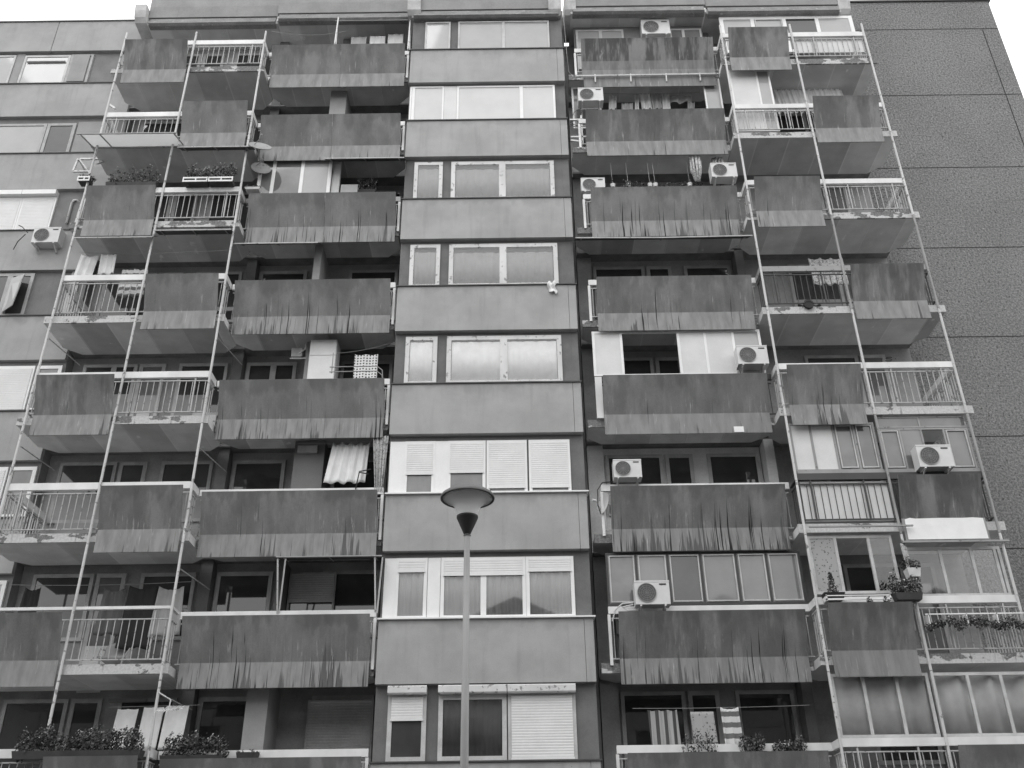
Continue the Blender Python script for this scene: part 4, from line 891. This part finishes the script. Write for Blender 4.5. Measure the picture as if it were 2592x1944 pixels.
# plastic chair behind the railing
r = empty('chair', (-8.2, 20.0, 6.02), 'pale curved chair seen through the railing below the black coat', 'chair')
MB().prism_x([(19.75, 6.44), (20.2, 6.41), (20.2, 6.45), (19.75, 6.48)], -8.45, -7.95).build('seat', 'midboard', r)
MB().sheet(10, 5, lambda u, v: (-8.47+.54*u, 20.16+.07*v-.12*(2*u-1)**2, 6.46+.42*v-.12*(2*u-1)**2*v), .02).build('backrest', 'midboard', r, smooth=True)
for x, y in ((-8.43, 19.78), (-7.97, 19.78), (-8.43, 20.18), (-7.97, 20.18)): MB().bar((x, y, 6.02), (x*.999, y, 6.44), .03).build('leg', 'midboard', r)
MB().tube([(-8.47, 20.15, 6.68), (-8.50, 19.9, 6.66), (-8.47, 19.76, 6.45)], .014, 6).build('armrest', 'midboard', r); MB().tube([(-7.93, 20.15, 6.68), (-7.90, 19.9, 6.66), (-7.93, 19.76, 6.45)], .014, 6).build('armrest', 'midboard', r)
# cabinet
r = empty('cabinet', (-4.52, 20.0, 11.62), 'tall white two-door cabinet on the balcony beside the checked cloth', 'cabinet')
MB().box(-4.86, -4.22, 19.92, 20.4, 11.63, 14.06).build('body', 'board', r)
MB().box(-4.85, -4.23, 19.90, 19.917, 13.62, 14.05).build('upper_door', 'board', r); MB().box(-4.85, -4.23, 19.90, 19.917, 11.65, 13.605).build('lower_door', 'board', r)
tag(MB().box(-4.95, -4.50, 20.12, 20.19, 11.15, 11.32).build('wall_box', 'frame'), 'small white box fixed at the top of the grey partition', 'wall box')
tag(MB().box(-4.46, -4.02, 19.76, 20.0, 18.42, 18.80).build('crate', 'linen'), 'pale crate standing left of the flowering plant', 'crate')
tag(MB().box(-8.50, -7.72, 20.80, 20.9, 5.78, 5.85).build('tube_lamp', 'fluoro'), 'tube lamp fixed under the lowest left ceiling', 'lamp')
r = empty('wall_bracket', (-5.2, 20.3, 13.72), 'white mounting bracket with a bent tube left of the white cabinet', 'bracket')
MB().box(-5.36, -5.10, 20.15, 20.3, 13.74, 13.98).build('body', 'frame', r); MB().tube([(-5.18, 20.15, 13.8), (-5.02, 20.1, 13.92), (-5.0, 20.05, 14.05)], .02, 6).bar((-5.38, 20.15, 13.68), (-5.0, 20.15, 13.68), .025).build('arm', 'frame', r)
m = MB()
for z in (13.05, 12.92): m.tube([(-4.25, 19.5, z), (-3.15, 19.5, z+.01), (-3.02, 19.5, z-.1), (-3.0, 19.55, 12.7)], .012, 6)
m.bar((-4.2, 19.52, 12.9), (-4.2, 19.52, 13.45), .02)
tag(m.build('drying_rack', 'greypaint'), 'thin steel drying rack hooked on the rail below the checked cloth', 'drying rack')
m = MB(); m.bar((-3.46, 19.62, 10.0), (-3.40, 19.6, 10.42), .018); m.bar((-3.40, 19.6, 10.42), (-3.15, 19.6, 10.47), .02); m.bar((-3.40, 19.6, 10.40), (-3.2, 19.6, 10.36), .02)
tag(m.build('rail_hook', 'black'), 'small black hooked rod on the rail beside the floral cloth', 'hook')
m = MB().tube([(6.95, 19.15, 14.42), (7.02, 19.15, 14.48), (7.12, 19.15, 14.48), (7.19, 19.15, 14.42)], .02, 6).disc_y(7.07, 19.14, 19.2, 14.42, .12)
tag(m.build('basin', 'black'), 'upturned black basin on the slab edge behind the dark railing', 'basin')
cloth('lace_strip', 'narrow patterned strip hanging between two glazed corner bays', 'cloth', 7.97, 8.08, 8.42, 7.58, 19.1, 'floral', 2, .02, 0, .05, 1)
tag(MB().box(6.87, 8.05, 19.235, 19.25, 3.3, 3.31).build('rod', 'greypaint'), 'thin rod low behind the corner railing', 'rod')
# painted mark on the white rail and repair patch on a panel
g = MB(); P_ = [(.10, .045), (.06, .055), (-.02, .05), (-.05, .028), (.0, .015), (.06, .008), (.09, -.015), (.05, -.04), (-.04, -.045), (-.07, -.04)]
g.tube([(8.64+x, 19.158, 12.87+z) for x, z in P_], .011, 6)
for x in (-.13, .17): g.disc_y(8.64+x, 19.15, 19.162, 12.88, .010, 10)
g.build('painted_mark', 'badge', B)
g = MB().prism_x([(19.59, 11.27), (19.597, 11.27), (19.597, 11.41), (19.59, 11.41)], 5.0, 5.22).build('painted_patch', 'whitepatch', B)
# pipes and boards beside the outer left post
tag(MB().tube([(-12.03, 20.72, 18.38), (-12.03, 20.72, 19.08), (-12.0, 20.72, 19.18), (-11.93, 20.74, 19.2), (-11.86, 20.8, 19.14)], .035, 10).build('vent_pipe', 'offwhite', smooth=True), 'pale bent-topped vent pipe beside the left air conditioner', 'pipe')
m = MB().bar((-11.36, 20.1, 17.62), (-11.32, 20.1, 18.95), .10, .05).bar((-11.50, 20.2, 17.75), (-11.46, 20.2, 18.75), .05).bar((-11.60, 20.2, 17.80), (-11.26, 20.1, 17.80), .05).bar((-11.5, 20.2, 18.3), (-11.32, 20.1, 18.3), .04)
tag(m.build('side_screen', 'offwhite'), 'narrow pale ladder-like screen left of the outer post, beside a dark wall patch', 'screen')
tag(MB().bar((-11.10, 19.6, 21.66), (-10.86, 19.55, 21.44), .09, .05).build('bracket', 'white'), 'short white bracket stub on the outer left post below the top balcony', 'bracket')
tubes('hose', 'black hose curling from the left side of the air conditioner on the set-back block', 'hose', [[(-12.75, 20.3, 17.75), (-12.95, 20.3, 17.95), (-13.05, 20.3, 18.0)], [(-12.8, 20.3, 17.7), (-12.95, 20.3, 17.45), (-13.0, 20.3, 17.2)]], .012, 'black')
# clothes pegs and bits of wire on the drooping line of the checked cloth
